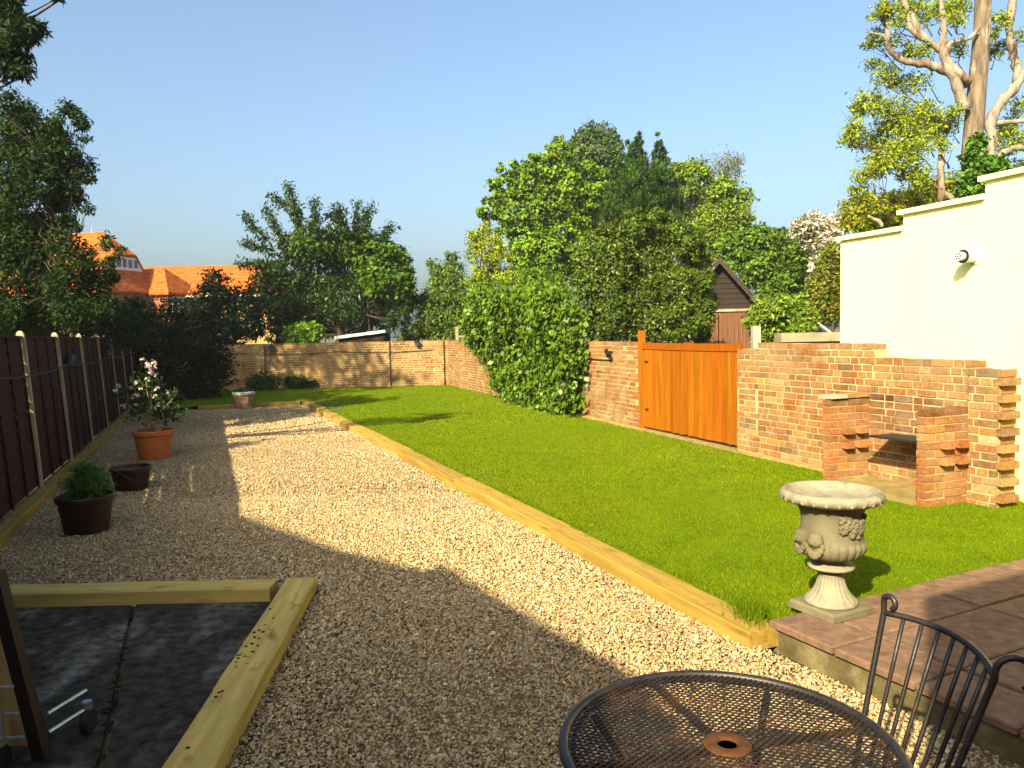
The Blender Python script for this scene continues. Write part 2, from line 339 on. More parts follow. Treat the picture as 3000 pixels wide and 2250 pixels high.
# crown volumes in metres: x, y, z, radius
BLOBS = {
 'shrubA': [(-8.05,24.3,0.25,0.28),(-7.75,24.2,0.38,0.28),(-7.4,24.3,0.22,0.25),(-7.9,24.2,0.5,0.18)],
 'shrubB': [(-7.0,24.9,0.2,0.25),(-6.7,24.9,0.14,0.2),(-7.15,24.9,0.3,0.16),(-6.4,24.9,0.1,0.15)],
 'weeds': [(4.72,7.05,0.04,0.1),(4.85,6.75,0.05,0.12),(4.95,6.5,0.04,0.1),(4.8,6.95,0.09,0.07)],
 'sycamore': [(-0.03,37.44,9.43,0.55),(1.09,38.09,9.81,0.42),(2.39,37.72,10.18,0.77),(1.92,38.22,9.62,0.92),(2.82,38.27,8.86,1.06),(1.04,37.08,8.66,0.89),(-0.11,36.96,8.4,0.75),(-0.85,38.72,7.76,0.65),(0.34,37.49,7.54,1.04),(1.71,37.43,7.64,1.11),(3.22,39.05,7.87,0.94),(1.16,37.94,6.5,1.19),(-0.16,38.72,6.9,0.79),(2.41,37.95,6.47,1.05),(3.56,38.3,6.63,0.78),(1.67,37.26,5.32,1.17),(0.73,38.29,5.44,0.78),(2.59,38.78,5.17,1.01),(1.27,38.05,4.57,0.7),(3.9,38.51,9.16,0.86),(4.22,38.36,8.22,0.78),(3.57,37.07,5.66,0.69)],
 'dark_tree': [(4.71,43.19,12.15,0.88),(4.06,43.07,11.52,0.8),(5.45,42.85,11.52,0.79),(4.79,42.65,10.72,1.03),(5.81,43.27,10.76,0.72),(4.35,42.98,10.18,0.88),(5.55,43.16,10.04,0.8),(5,43.28,9.14,1.2),(4.34,43.16,7.88,1.2)],
 'cypress': [(5,30.19,9.15,0.08),(4.95,29.95,8.93,0.13),(4.96,30.13,8.76,0.2),(4.93,29.98,8.45,0.27),(4.96,30.19,8.15,0.36),(4.93,30.17,7.77,0.46),(4.84,29.82,7.27,0.62),(4.75,29.84,6.84,0.72),(4.65,29.87,6.37,0.81),(4.64,30.21,5.98,0.88),(4.62,29.97,8.94,0.07),(4.62,30.06,8.8,0.11),(4.58,29.91,8.52,0.16),(4.55,30,8.22,0.24),(4.46,29.95,7.84,0.32),(4.36,29.93,7.35,0.45),(4.21,30.04,6.83,0.48),(4.09,30.04,6.29,0.52),(4.03,30.18,5.94,0.5),(5.73,30.08,9,0.08),(5.76,30.19,8.86,0.13),(5.77,30.16,8.61,0.2),(5.81,30.22,8.3,0.26),(5.82,30.08,7.89,0.32),(5.84,29.85,7.41,0.43),(5.99,30.16,7.04,0.49),(6.11,30.21,6.61,0.53),(6.24,30.18,6.16,0.48),(6.29,30.03,5.76,0.39),(5.56,30.09,6.82,0.53),(5.46,29.87,6.24,0.56),(5.46,30.15,5.85,0.57),(5.23,30.03,7.25,0.38)],
 'oak': [(2.37,17.35,3.74,0.39),(2.76,17.2,3.9,0.35),(3.31,17.74,3.99,0.36),(3.72,17.84,3.87,0.36),(3.93,17.22,3.56,0.35),(2.03,17.71,3.59,0.39),(1.77,17.44,3.22,0.36),(1.71,17.26,2.73,0.35),(1.72,17.36,2.26,0.32),(1.81,17.68,1.78,0.33),(4.22,17.76,3.2,0.33),(4.21,17.19,2.74,0.29),(4.33,17.58,2.31,0.29),(4.2,17.19,1.83,0.29),(4.22,17.65,1.51,0.26),(2.31,17.38,3.2,0.55),(3.01,17.76,3.29,0.59),(3.68,17.83,3.22,0.56),(2.22,17.5,2.58,0.55),(3.02,17.84,2.58,0.63),(3.64,17.37,2.54,0.58),(2.18,17.21,1.93,0.48),(2.97,17.57,1.82,0.55),(3.6,17.18,1.81,0.51),(4.07,17.29,2.15,0.38)],
 'bright': [(8.97,41.86,10.02,0.47),(9.65,42.17,10.14,0.55),(10.18,41.48,9.92,0.46),(9.38,41.31,9.3,0.61),(10.51,42.55,8.83,0.95),(11.3,41.72,8.89,0.7),(12.11,42.69,8.59,0.71),(10.13,42.6,7.84,0.95),(11.09,41.82,7.71,1.01),(12.2,41.94,7.55,0.78),(10.37,42.03,6.84,1.01),(11.58,42.22,6.84,0.94),(12.57,42.14,8.72,0.47),(10,42.09,6.09,0.94),(11.18,42.18,6.08,1.09)],
 'lime': [(8.88,30.45,4.88,0.62),(9.46,30.01,5,0.54),(9.97,29.93,5.05,0.46),(10.53,30.22,4.9,0.5),(10.95,29.73,4.48,0.46),(11.09,29.8,3.97,0.5),(10.69,30.49,4.14,0.73),(9.64,30.02,4.12,0.71),(8.94,30.05,4.24,0.5),(10.7,29.5,3.36,0.6),(9.96,29.91,3.4,0.64),(9.2,30.08,3.53,0.36),(10,29.51,2.96,0.42),(11.1,30.12,3.07,0.39)],
 'birch': [(14.32,52.17,12.49,0.68),(15.06,51.43,12.59,0.38),(13.18,52.16,12.32,0.58),(14.74,51.96,11.59,0.77),(13.86,52.23,11.48,0.77),(15.35,51.81,10.06,0.58),(15.68,52.27,9.18,0.39),(12.64,52.31,12.64,0.29)],
 'bush': [(4.68,14.31,1.95,0.22),(4.94,14.32,2.01,0.2),(5.29,14.57,1.94,0.23),(5.55,14.68,1.79,0.19),(4.54,14.4,1.77,0.17),(4.74,14.48,1.63,0.22),(5.02,14.54,1.67,0.24),(5.29,14.43,1.62,0.22),(5.5,14.45,1.51,0.14),(4.63,14.43,1.46,0.14),(4.9,14.45,1.43,0.15)],
 'hawthorn': [(10.12,27.05,5.02,0.35),(10.38,26.9,5.12,0.38),(10.72,26.94,4.99,0.38),(10.47,27.13,4.7,0.32),(10.81,26.77,4.59,0.35),(10.76,27.03,4.21,0.29),(11.11,27.11,4.85,0.29),(10.58,26.91,3.86,0.22),(10.44,26.87,3.51,0.19),(11.31,27.15,5.07,0.32)],
 'olive': [(8.93,21.92,3.72,0.23),(9.03,21.9,3.41,0.23),(8.91,21.98,3.14,0.31),(8.65,22.06,2.91,0.26),(8.97,21.88,2.77,0.29),(8.74,21.95,2.52,0.31),(9.05,21.95,2.46,0.21),(8.94,22.1,2.13,0.32),(8.55,21.98,2.26,0.24),(9.12,22.11,1.87,0.21),(9.24,21.9,3.02,0.31),(9.26,21.95,2.38,0.31)],
 'golden': [(-1.32,32.1,5.45,0.42),(-0.96,32.27,5.81,0.36),(-0.73,31.97,5.3,0.47),(-1.49,31.81,4.9,0.29),(-0.97,31.74,4.7,0.41),(-0.45,32.02,4.84,0.47),(-1.16,31.78,4.02,0.41),(-0.71,32.21,3.92,0.54),(-0.17,32.24,3.97,0.48),(0.12,31.78,3.64,0.47),(-1.23,31.85,3.56,0.47)],
 'apple': [(-2.16,29.28,4.53,0.23),(-2.05,29.13,4,0.4),(-2.86,29.28,4.25,0.23),(-2.54,28.86,3.82,0.4),(-2.37,28.66,3.24,0.63),(-1.88,28.81,3.01,0.63),(-3.07,29.27,2.88,0.46),(-2.86,28.79,2.29,0.57),(-2.18,28.86,2.22,0.63),(-3.23,28.92,1.85,0.4),(-2.49,28.93,1.72,0.52),(-1.73,28.92,2.27,0.52),(-3.81,29.39,1.68,0.41),(-3.89,28.68,1.63,0.28)],
 'cherry': [(-6.77,27.51,5.03,0.71),(-8.16,29.38,5.11,0.52),(-6.39,29.26,5.18,0.75),(-5.63,29.47,5.13,0.76),(-4.7,28.37,4.82,0.56),(-4.31,29.4,4.58,0.58),(-3.96,29.35,4.22,0.41),(-4.01,27.95,3.56,0.61),(-4.01,28.99,2.89,0.57),(-4.87,29.17,3.88,0.81),(-5.82,28.83,4.1,0.91),(-6.89,28.54,4.1,0.96),(-7.88,28.08,4.08,0.78),(-8.75,28.18,3.89,0.61),(-9.09,27.96,3.33,0.55),(-8.17,27.64,3.19,0.77),(-7.36,28.68,3.06,0.97),(-5.98,28.08,3,0.95),(-5.06,29.12,2.91,0.87),(-3.94,27.59,2.29,0.49),(-9.27,29.3,2.55,0.64),(-8.12,28.89,2.28,0.69),(-7.09,29.35,2.33,0.76),(-5.81,29.29,2.19,0.64),(-4.83,29.3,2.05,0.52),(-9.49,28.65,1.97,0.45),(-8.31,27.53,1.72,0.33)],
 'filler': [(0.8,31.12,3.76,0.52),(1.36,30.84,3.73,0.51),(1.93,30.9,3.61,0.46),(1.08,31.08,3.18,0.58),(1.93,31.01,3.05,0.57),(0.22,30.96,3.14,0.52),(2.22,31.21,2.48,0.58),(1.35,31.05,2.49,0.63),(0.55,30.92,2.5,0.57)],
 'plum': [(-7.23,27.64,4.95,0.44),(-5.41,28.28,4.93,0.56),(-4.62,27.88,4.66,0.53),(-4.14,28.2,4.24,0.5),(-3.82,27.74,3.54,0.47),(-4.5,27.58,3.65,0.6),(-5.9,27.94,4.69,0.55),(-3.96,28.24,2.86,0.45),(-6.46,27.55,4.87,0.49),(-5.09,28.21,4.15,0.62)],
 'sunshrub': [(-7.58,27.09,1.76,0.27),(-7.08,26.83,1.86,0.32),(-6.72,26.85,1.8,0.27),(-7.37,26.87,1.6,0.21),(-6.89,26.87,1.62,0.21)],
 'leftash': [(-7.82,12.59,5.44,0.17),(-8.16,13.45,5.56,0.18),(-8.37,13.34,5.4,0.21),(-7.23,12.6,5.15,0.17),(-7.17,13,5.48,0.12),(-6.95,12.82,5.3,0.1),(-6.86,12.82,5.17,0.1),(-6.85,12.86,4.98,0.1),(-7.89,13.14,5.1,0.31),(-8.16,13.08,4.99,0.31),(-7.4,12.87,4.93,0.24),(-7.11,12.7,4.75,0.2),(-8.07,12.84,4.54,0.34),(-7.51,12.64,4.55,0.33),(-7.36,13.05,4.57,0.24),(-7.13,13.21,4.6,0.19),(-6.9,12.89,4.33,0.14),(-7.91,12.6,4.1,0.3),(-7.5,12.69,4.17,0.27),(-7.18,12.88,4.2,0.2),(-7.45,13.1,4.01,0.21),(-7.23,13.27,4.07,0.11),(-6.9,12.89,3.83,0.09),(-8.3,13.29,3.79,0.25),(-7.68,13.12,3.78,0.21),(-7.31,12.93,3.68,0.14),(-7.11,12.88,3.54,0.1),(-8.22,13,3.24,0.31),(-7.92,13.19,3.32,0.28),(-7.35,12.92,3.31,0.21),(-7.14,13.19,3.13,0.15),(-6.67,12.96,3.27,0.12),(-6.46,12.76,2.96,0.1),(-8.27,13.03,2.73,0.31),(-7.88,13.19,2.8,0.31),(-7.06,12.59,2.87,0.23),(-6.84,12.93,2.8,0.21),(-8.27,12.93,2.22,0.27),(-8.09,13.36,2.33,0.32),(-8.43,13.42,1.88,0.21),(-7.37,12.88,2.54,0.27),(-7.2,13.38,2.56,0.25),(-6.79,13.28,2.76,0.14),(-7.17,12.77,2.09,0.24),(-6.76,12.97,2.26,0.21),(-6.21,12.64,3.11,0.07),(-8.39,13.3,3.55,0.28),(-7.99,13.16,3.56,0.24),(-8.52,13.37,3.98,0.28),(-8.55,13.28,3.1,0.28),(-8.09,13.16,3.05,0.28)],
 'overhang': [(-5.32,8.57,5.27,0.11),(-5.28,8.52,5.07,0.14),(-5.01,8.38,4.95,0.1),(-4.96,8.53,4.99,0.07),(-5.08,8.36,4.86,0.1),(-5.23,8.4,4.69,0.09),(-5.21,8.58,4.69,0.09),(-5.24,8.37,4.53,0.09),(-5.08,8.38,4.49,0.07),(-5.26,8.38,4.77,0.07),(-4.77,8.61,5.32,0.03)],
 'yew': [(-10.11,21.21,2.1,0.53),(-9.28,21.07,2.2,0.5),(-9.77,21.81,1.64,0.65),(-8.6,21.16,1.63,0.6),(-10.05,21.81,1.07,0.71),(-9.09,21.66,0.99,0.8),(-8.51,21.8,0.71,0.55),(-8.83,21.91,0.26,0.47),(-9.34,21.57,0.29,0.54),(-8.41,21.77,1.23,0.49),(-10.22,21.08,2.35,0.4),(-10.88,21.74,1.99,0.45),(-10.08,21.51,0.37,0.58)],
 'laurel': [(-10.29,27.43,3.63,0.46),(-10.12,27.06,3.12,0.56),(-10.77,27.45,2.83,0.57),(-10.19,27.57,2.33,0.74),(-9.35,27.03,2.31,0.64),(-9.21,27.19,3.11,0.32),(-10.76,27.34,2.18,0.57),(-9.86,27.5,1.68,0.49)],
 'hedge': [(-9.5,15.35,2.02,0.37),(-8.84,15.32,1.96,0.36),(-8.22,15.36,2.08,0.37),(-7.87,15.57,2.08,0.37),(-10.23,15.64,2.04,0.37),(-10.65,15.44,2.04,0.41),(-8.61,15.43,2.36,0.28),(-7.55,15.44,1.8,0.32)],
 'robinia': [(6.89,14.82,7.46,0.16),(7.15,14.9,7.54,0.19),(7.17,14.5,7.15,0.16),(7.63,15,7.57,0.22),(8.2,15.57,7.68,0.23),(8.11,14.9,7.52,0.17),(8.66,15.3,7.72,0.23),(8.26,14.59,7.19,0.16),(7.09,15.23,7.16,0.17),(6.99,15.31,7.03,0.11),(7.36,15.21,7.07,0.17),(7.65,15.02,6.81,0.19),(7.84,14.98,6.82,0.17),(8.57,15.17,6.9,0.2),(7.15,15.48,6.74,0.17),(7,14.58,6.33,0.16),(6.84,14.52,6.16,0.16),(7.74,15.3,6.29,0.23),(7.56,15.5,6.41,0.17),(7.93,15.02,6.25,0.14),(6.8,14.93,5.9,0.22),(6.79,15.26,5.81,0.17),(6.87,14.62,5.68,0.22),(7.21,14.72,5.7,0.22),(7.26,14.64,5.39,0.24),(7.24,15.1,5.51,0.2),(6.49,14.78,5.39,0.19),(6.32,14.68,5.13,0.16),(6.83,15.23,5.2,0.2),(7.31,15.54,5.32,0.23),(7.55,14.76,5.54,0.22),(8.08,15.25,5.75,0.23),(7.74,14.9,5.26,0.25),(8.32,15.42,5.44,0.26),(8.36,15.1,5.52,0.22),(8.31,14.72,5.63,0.16),(7.22,14.66,4.95,0.24),(7.4,14.43,4.84,0.24),(7.05,14.98,4.92,0.19),(6.83,14.86,4.74,0.17),(7.04,14.61,4.65,0.22),(6.66,14.83,4.47,0.16),(6.88,14.79,4.51,0.16),(7.83,15.33,4.71,0.2),(7.61,14.57,4.4,0.22),(7.86,15.59,4.6,0.17),(6.67,14.98,4.25,0.17),(8.39,15.12,4.36,0.25),(8.47,14.96,4.22,0.17),(8.16,15.4,4.36,0.17),(9.47,15.39,6.93,0.17),(9.19,15.07,7.06,0.14),(9.29,14.98,7.34,0.17),(9.84,15.26,5.8,0.23),(9.73,15.43,5.47,0.2),(9.25,14.88,5.12,0.17),(9.86,15.28,5.23,0.2),(10.08,15.55,4.77,0.14),(9.44,14.96,4.92,0.14),(9.48,14.68,6.91,0.11),(8.03,14.68,4.99,0.16)],
 'goldshrub': [(8.02,18.21,4.36,0.3),(8.33,18.17,4.45,0.27),(8.9,18.45,4.45,0.31),(9.25,18.35,4.52,0.31),(9.27,17.75,4.52,0.23),(8.44,17.7,4.01,0.26),(8.8,17.76,4.08,0.23),(7.96,17.69,3.93,0.23),(7.85,18.2,4.06,0.17),(9.92,18.35,4.74,0.24),(10.28,18.39,4.58,0.27),(8.25,17.76,3.67,0.26),(9.27,18.36,3.86,0.27)],
 'trunkivy': [(8.74,14.79,5,0.16),(8.69,14.79,4.74,0.22),(8.82,14.82,4.48,0.27),(8.66,14.77,4.2,0.25),(8.53,14.77,4.1,0.16),(9.04,14.83,4.61,0.19),(9.15,14.78,4.54,0.16),(8.94,14.79,4.26,0.16),(8.71,14.81,3.89,0.25)],
}
CHERRY_SHOOTS = [[(-8.09,28.84,7.28),(-7.88,28.84,6.72),(-7.64,28.84,5.83)],[(-8.6,28.61,6.81),(-8.11,28.61,6.47),(-7.73,28.61,6.24),(-7.64,28.61,5.46)],[(-8.8,28.65,6.38),(-8.54,28.65,5.76),(-8.28,28.65,5.25)],[(-9.04,27.02,5.91),(-8.7,27.02,5.38),(-8.34,27.02,5.06)],[(-9.56,28.26,5.12),(-9.01,28.26,4.95),(-8.46,28.26,4.77)],[(-9.97,28.73,4.4),(-9.3,28.73,4.39),(-8.62,28.73,4.38)],[(-6.67,27.1,6.4),(-6.65,27.1,5.98),(-6.71,27.1,5.25)],[(-5.97,27.54,6.25),(-5.78,27.54,5.55),(-5.8,27.54,5.02)],[(-6.37,27.54,5.83),(-5.98,27.54,6.04),(-5.84,27.54,5.55)],[(-5.37,28.05,6.38),(-5.39,28.05,5.62),(-5.47,28.05,5.07)],[(-4.84,27.85,6.28),(-5.13,27.85,5.64),(-5.31,27.85,5.21)],[(-4.11,27.95,5.58),(-4.51,27.95,5.15),(-4.8,27.95,4.78)]]
ROBINIA_LIMBS = [[(8.84,15,3.54,0.183),(8.81,15,4.89,0.178),(8.87,15,5.85,0.167),(8.92,15,6.52,0.156),(8.96,15,7.18,0.144),(8.97,15,7.7,0.139),(8.99,15,8.48,0.111)],[(8.7,14.95,6.16,0.111),(8.48,14.95,6.32,0.094),(8.1,14.95,6.46,0.083),(7.78,14.95,6.55,0.075),(7.51,14.95,6.58,0.069),(7.29,14.95,6.72,0.064),(7.18,14.95,6.85,0.058),(7.15,14.95,7.14,0.053),(7.06,14.95,7.56,0.039)],[(7.05,14.75,6.91,0.028),(6.92,14.75,7.02,0.022),(6.73,14.75,7.07,0.014)],[(8.57,14.85,5.66,0.111),(8.43,14.85,6.08,0.106),(8.26,14.85,6.4,0.092),(8.15,14.85,6.72,0.075),(8.15,14.85,7,0.067),(8.14,14.85,7.34,0.061),(8.08,14.85,7.66,0.056),(8.05,14.85,8.04,0.044)],[(8.19,14.88,6.73,0.072),(7.95,14.88,6.89,0.067),(7.73,14.88,7.08,0.064),(7.57,14.88,7.39,0.058),(7.4,14.88,7.68,0.053),(7.29,14.88,7.99,0.039)],[(7.85,14.9,6.95,0.05),(7.58,14.9,7.14,0.053),(7.52,14.9,7.35,0.047),(7.47,14.9,7.58,0.039)],[(8.6,14.81,6.15,0.089),(8.32,14.81,6.41,0.083),(8.19,14.81,6.62,0.061),(8.26,14.81,6.86,0.05),(8.5,14.81,6.9,0.042),(8.66,14.81,6.98,0.042),(8.79,14.81,7.11,0.042)],[(9.13,14.93,4.36,0.122),(9.1,14.93,4.71,0.117),(9.14,14.93,5.08,0.111),(9.11,14.93,5.4,0.106),(9.24,14.93,5.72,0.103),(9.48,14.93,5.98,0.1),(9.66,14.93,6.21,0.094),(9.82,14.93,6.53,0.083),(9.91,14.93,7.13,0.069)],[(9.67,15.04,6.17,0.094),(9.65,15.04,6.46,0.092),(9.56,15.04,6.75,0.083),(9.49,15.04,7.18,0.083),(9.54,15.04,7.7,0.083),(9.55,15.04,8.23,0.056)],[(9.09,14.87,4.67,0.067),(9.27,14.87,4.82,0.067),(9.52,14.87,4.93,0.067),(9.73,14.87,4.92,0.061),(9.98,14.87,4.86,0.044)],[(9.13,14.91,5.4,0.05),(9.48,14.91,5.42,0.044),(9.75,14.91,5.44,0.042)],[(8.13,14.79,3.95,0.072),(8.12,14.79,4.48,0.067),(8.12,14.79,4.8,0.058),(8.14,14.79,5.15,0.042)],[(7.99,14.83,4.26,0.044),(8.18,14.83,4.15,0.05),(8.4,14.83,3.98,0.056)],[(7.11,14.95,3.54,0.044),(7,14.95,3.65,0.039),(6.83,14.95,3.73,0.028)]]

# ================================================================ ground
def sheet(name, P, mat, kind='structure'):
    mb = MB(); mb.poly([(p[0], p[1], p[2]) for p in P]); o = mb.build(name, mat); o['kind'] = kind; return o

GZ = -0.09
g = sheet('ground', [(-300, -60, -0.14), (300, -60, -0.14), (300, 500, -0.14), (-300, 500, -0.14)], 'earth')

# wall frame of the long right-hand wall: s metres from its near end, d metres towards the garden
W0 = np.array((4.15, 6.71)); WU = np.array((-0.3185, 0.948)); WG = np.array((-0.948, -0.3185))
def W(s, d=0.0, z=0.0):
    p = W0 + WU * s + WG * d; return np.array((p[0], p[1], z))
PATIO0 = np.array((1.40, 4.19)); E1 = np.array((0.447, -0.894)); E2 = np.array((0.894, 0.447))
def PT(a, b, z=0.05):
    p = PATIO0 + E1 * a + E2 * b; return (p[0], p[1], z)
FX = lambda y: -5.38 - 0.39 * (y - 8.73)            # fence line
SLX = lambda y: 1.345 - 0.4195 * (y - 4.12)          # centre line of the lawn sleepers

lawn_poly = [(1.40, 4.19), (SLX(20.1), 20.1), (-7.6, 19.25), (FX(18.0), 18.0), (FX(25.4), 25.4), (-2.0, 25.4), (W(6.5, -0.12)[0], W(6.5)[1]),
             (W(3.7, -0.12)[0], W(3.7)[1]), (4.95, 7.3), PT(0, 5.5)[:2]]
sheet('lawn', [(x, y, 0.0) for x, y in lawn_poly], 'lawn')
grav_poly = [(-4.4, 6.42), (-7.6, 14.6), (FX(19) + 0.2, 19.0), (-7.9, 19.2), (-5.45, 20.1), (1.3, 4.15), PT(3.6, 0.1)[:2], (2.4, -1.5), (-4.4, -1.5)]
sheet('gravel_path', [(x, y, GZ - 0.012) for x, y in grav_poly], 'gravel_base')

sheet('bare_soil', [(SLX(y) + 0.13 + dx, y, 0.006) for y, dx in ((16.9, 0), (17.6, 0.42), (18.8, 0.5), (19.6, 0.3), (20.0, 0.0))], 'earth')

def in_poly(P, poly):
    x, y = P[:, 0], P[:, 1]; r = np.zeros(len(P), bool); j = len(poly) - 1
    for i in range(len(poly)):
        xi, yi = poly[i]; xj, yj = poly[j]
        c = ((yi > y) != (yj > y)) & (x < (xj - xi) * (y - yi) / (yj - yi + 1e-12) + xi); r ^= c; j = i
    return r

# ---------------------------------------------------------------- pebbles (uncountable: one object)
def ico(sub):
    t = (1 + 5 ** 0.5) / 2
    v = np.array([(-1, t, 0), (1, t, 0), (-1, -t, 0), (1, -t, 0), (0, -1, t), (0, 1, t), (0, -1, -t), (0, 1, -t), (t, 0, -1), (t, 0, 1), (-t, 0, -1), (-t, 0, 1)], float)
    f = np.array([(0, 11, 5), (0, 5, 1), (0, 1, 7), (0, 7, 10), (0, 10, 11), (1, 5, 9), (5, 11, 4), (11, 10, 2), (10, 7, 6), (7, 1, 8), (3, 9, 4), (3, 4, 2), (3, 2, 6), (3, 6, 8), (3, 8, 9), (4, 9, 5), (2, 4, 11), (6, 2, 10), (8, 6, 7), (9, 8, 1)])
    if sub: return unit(v), f
    return np.array([(1, 0, 0), (0, 1, 0), (-1, 0, 0), (0, -1, 0), (0, 0, 1), (0, 0, -1)], float), np.array([(0, 1, 4), (1, 2, 4), (2, 3, 4), (3, 0, 4), (1, 0, 5), (2, 1, 5), (3, 2, 5), (0, 3, 5)])

PEB = np.array([(0.64, 0.49, 0.27), (0.55, 0.37, 0.15), (0.44, 0.24, 0.07), (0.27, 0.15, 0.06), (0.40, 0.36, 0.28), (0.72, 0.64, 0.48), (0.12, 0.09, 0.06), (0.58, 0.34, 0.09), (0.48, 0.37, 0.2)])
PEBW = np.array([0.2, 0.2, 0.1, 0.09, 0.09, 0.12, 0.05, 0.07, 0.08])
def pebbles(name, rng, x0, x1, y0, y1, dens, rad, sub, excl):
    n = int((x1 - x0) * (y1 - y0) * dens)
    P = np.column_stack([rng.uniform(x0, x1, n), rng.uniform(y0, y1, n)])
    ok = in_poly(P, grav_poly)
    for e in excl: ok &= ~in_poly(P, e)
    P = P[ok]; n = len(P)
    bv, bf = ico(sub); k = len(bv)
    r = rad * np.exp(rng.normal(size=(n, 1)) * 0.35)
    sc = r * np.column_stack([np.ones(n), rng.uniform(0.6, 1.0, n), rng.uniform(0.42, 0.75, n)])
    a = rng.uniform(0, 6.283, n); tl = rng.normal(size=(n, 2)) * 0.35
    v = bv[None] * sc[:, None, :] * (1 + 0.16 * rng.normal(size=(n, k, 1)))
    x = v[:, :, 0] * np.cos(a)[:, None] - v[:, :, 1] * np.sin(a)[:, None]
    y = v[:, :, 0] * np.sin(a)[:, None] + v[:, :, 1] * np.cos(a)[:, None]
    z = v[:, :, 2] + x * tl[:, :1] + y * tl[:, 1:]
    und = 0.008 * np.sin(P[:, 0] * 2.3 + 1.7 * np.sin(P[:, 1] * 1.1)) + 0.006 * np.sin(P[:, 1] * 3.1 + P[:, 0])
    cz = GZ + und + rng.uniform(-0.008, 0.008, n)
    V = np.stack([x + P[:, :1], y + P[:, 1:2], z + cz[:, None]], axis=2).reshape(-1, 3)
    F = (bf[None] + (np.arange(n) * k)[:, None, None]).reshape(-1, 3)
    c = PEB[rng.choice(len(PEB), n, p=PEBW / PEBW.sum())] * 0.62 + np.array((0.175, 0.135, 0.075)); c = c * np.array((0.93, 0.91, 0.86)) * (1 + 0.10 * np.sin(P[:, :1] * 1.3 + np.sin(P[:, 1:2] * 0.8)) * np.sin(P[:, 1:2] * 0.9)) * np.exp(rng.normal(size=(n, 1)) * 0.17)
    return V, F, np.repeat(np.clip(c, 0.015, 0.85), k, axis=0)

FRAME_SLAB = [(-4.6, -1.5), (-4.6, 5.22), (-1.35, 5.22), (-1.14, 1.5), (-1.0, -1.5)]
rng = np.random.default_rng(11)
parts = [pebbles('n', rng, -5, 2.4, 2.3, 5.2, 9500, 0.0066, True, [FRAME_SLAB]), pebbles('m', rng, -5.5, 1.6, 5.2, 8.5, 6200, 0.0074, True, [FRAME_SLAB]),
         pebbles('f', rng, -8, 0, 8.5, 14, 3900, 0.0088, False, []), pebbles('ff', rng, -9.5, -2.5, 14, 20.2, 1700, 0.0125, False, [])]
V = []; F = []; Cc = []; b = 0
for v, f, c in parts:
    V.append(v); F.append(f + b); Cc.append(c); b += len(v)
# stray stones on the concrete, the sleepers and the patio edge
o = link('gravel', np.concatenate(V), np.concatenate(F), 'stone', None, np.concatenate(Cc), smooth=True)
o['kind'] = 'stuff'; tag(o, 'loose golden brown pea gravel covering the wide path', 'gravel')

# ---------------------------------------------------------------- grass
def blades(rng, y0, y1, dens, h, w):
    x0, x1 = -13, 6; n = int((x1 - x0) * (y1 - y0) * dens)
    P = np.column_stack([rng.uniform(x0, x1, n), rng.uniform(y0, y1, n)])
    ok = in_poly(P, lawn_poly) & (np.abs(P[:, 0]) < 0.72 * P[:, 1] + 0.3)
    P = P[ok]; n = len(P)
    patch = 0.5 + 0.5 * np.sin(P[:, 0] * 2.1 + 2 * np.sin(P[:, 1] * 0.9)) * np.sin(P[:, 1] * 1.7 + 1.3 * np.sin(P[:, 0] * 1.4))
    a = rng.uniform(0, 6.283, n); hh = h * rng.uniform(0.5, 1.25, n) * (0.8 + 0.4 * patch); ww = w * rng.uniform(0.7, 1.3, n)
    ln = rng.normal(size=(n, 2)) * 0.55
    V = np.empty((n, 3, 3))
    V[:, 0] = np.column_stack([P[:, 0] - np.cos(a) * ww, P[:, 1] - np.sin(a) * ww, np.zeros(n) - 0.002])
    V[:, 1] = np.column_stack([P[:, 0] + np.cos(a) * ww, P[:, 1] + np.sin(a) * ww, np.zeros(n) - 0.002])
    V[:, 2] = np.column_stack([P[:, 0] + ln[:, 0] * hh, P[:, 1] + ln[:, 1] * hh, hh])
    g1 = np.array((0.16, 0.26, 0.0015)); g2 = np.array((0.24, 0.295, 0.002)); g3 = np.array((0.105, 0.19, 0.0012)); g4 = np.array((0.26, 0.21, 0.05))
    big = 0.5 + 0.5 * np.sin(P[:, 0] * 0.8 + 1.6 * np.sin(P[:, 1] * 0.5 + 1)) * np.sin(P[:, 1] * 0.6 + 1.2 * np.sin(P[:, 0] * 0.7))
    t = np.clip(patch * 0.55 + big * 0.45 - 0.1 + rng.normal(size=n) * 0.3, 0, 1)[:, None]
    c = g1 * (1 - t) + g2 * t
    q = rng.random(n)[:, None]; c = np.where(q < 0.2, g3, c); c = np.where(q > 0.985 - 0.09 * np.clip(big * patch * 2.2 - 1, 0, 1)[:, None], g4, c)
    c = c * np.exp(rng.normal(size=(n, 1)) * 0.18)
    return V.reshape(-1, 3), np.arange(n * 3).reshape(n, 3), np.repeat(c, 3, axis=0)

rng = np.random.default_rng(5)
parts = [blades(rng, 2.2, 8, 11000, 0.015, 0.0027), blades(rng, 8, 14, 5000, 0.017, 0.004), blades(rng, 14, 25.4, 1900, 0.02, 0.007)]
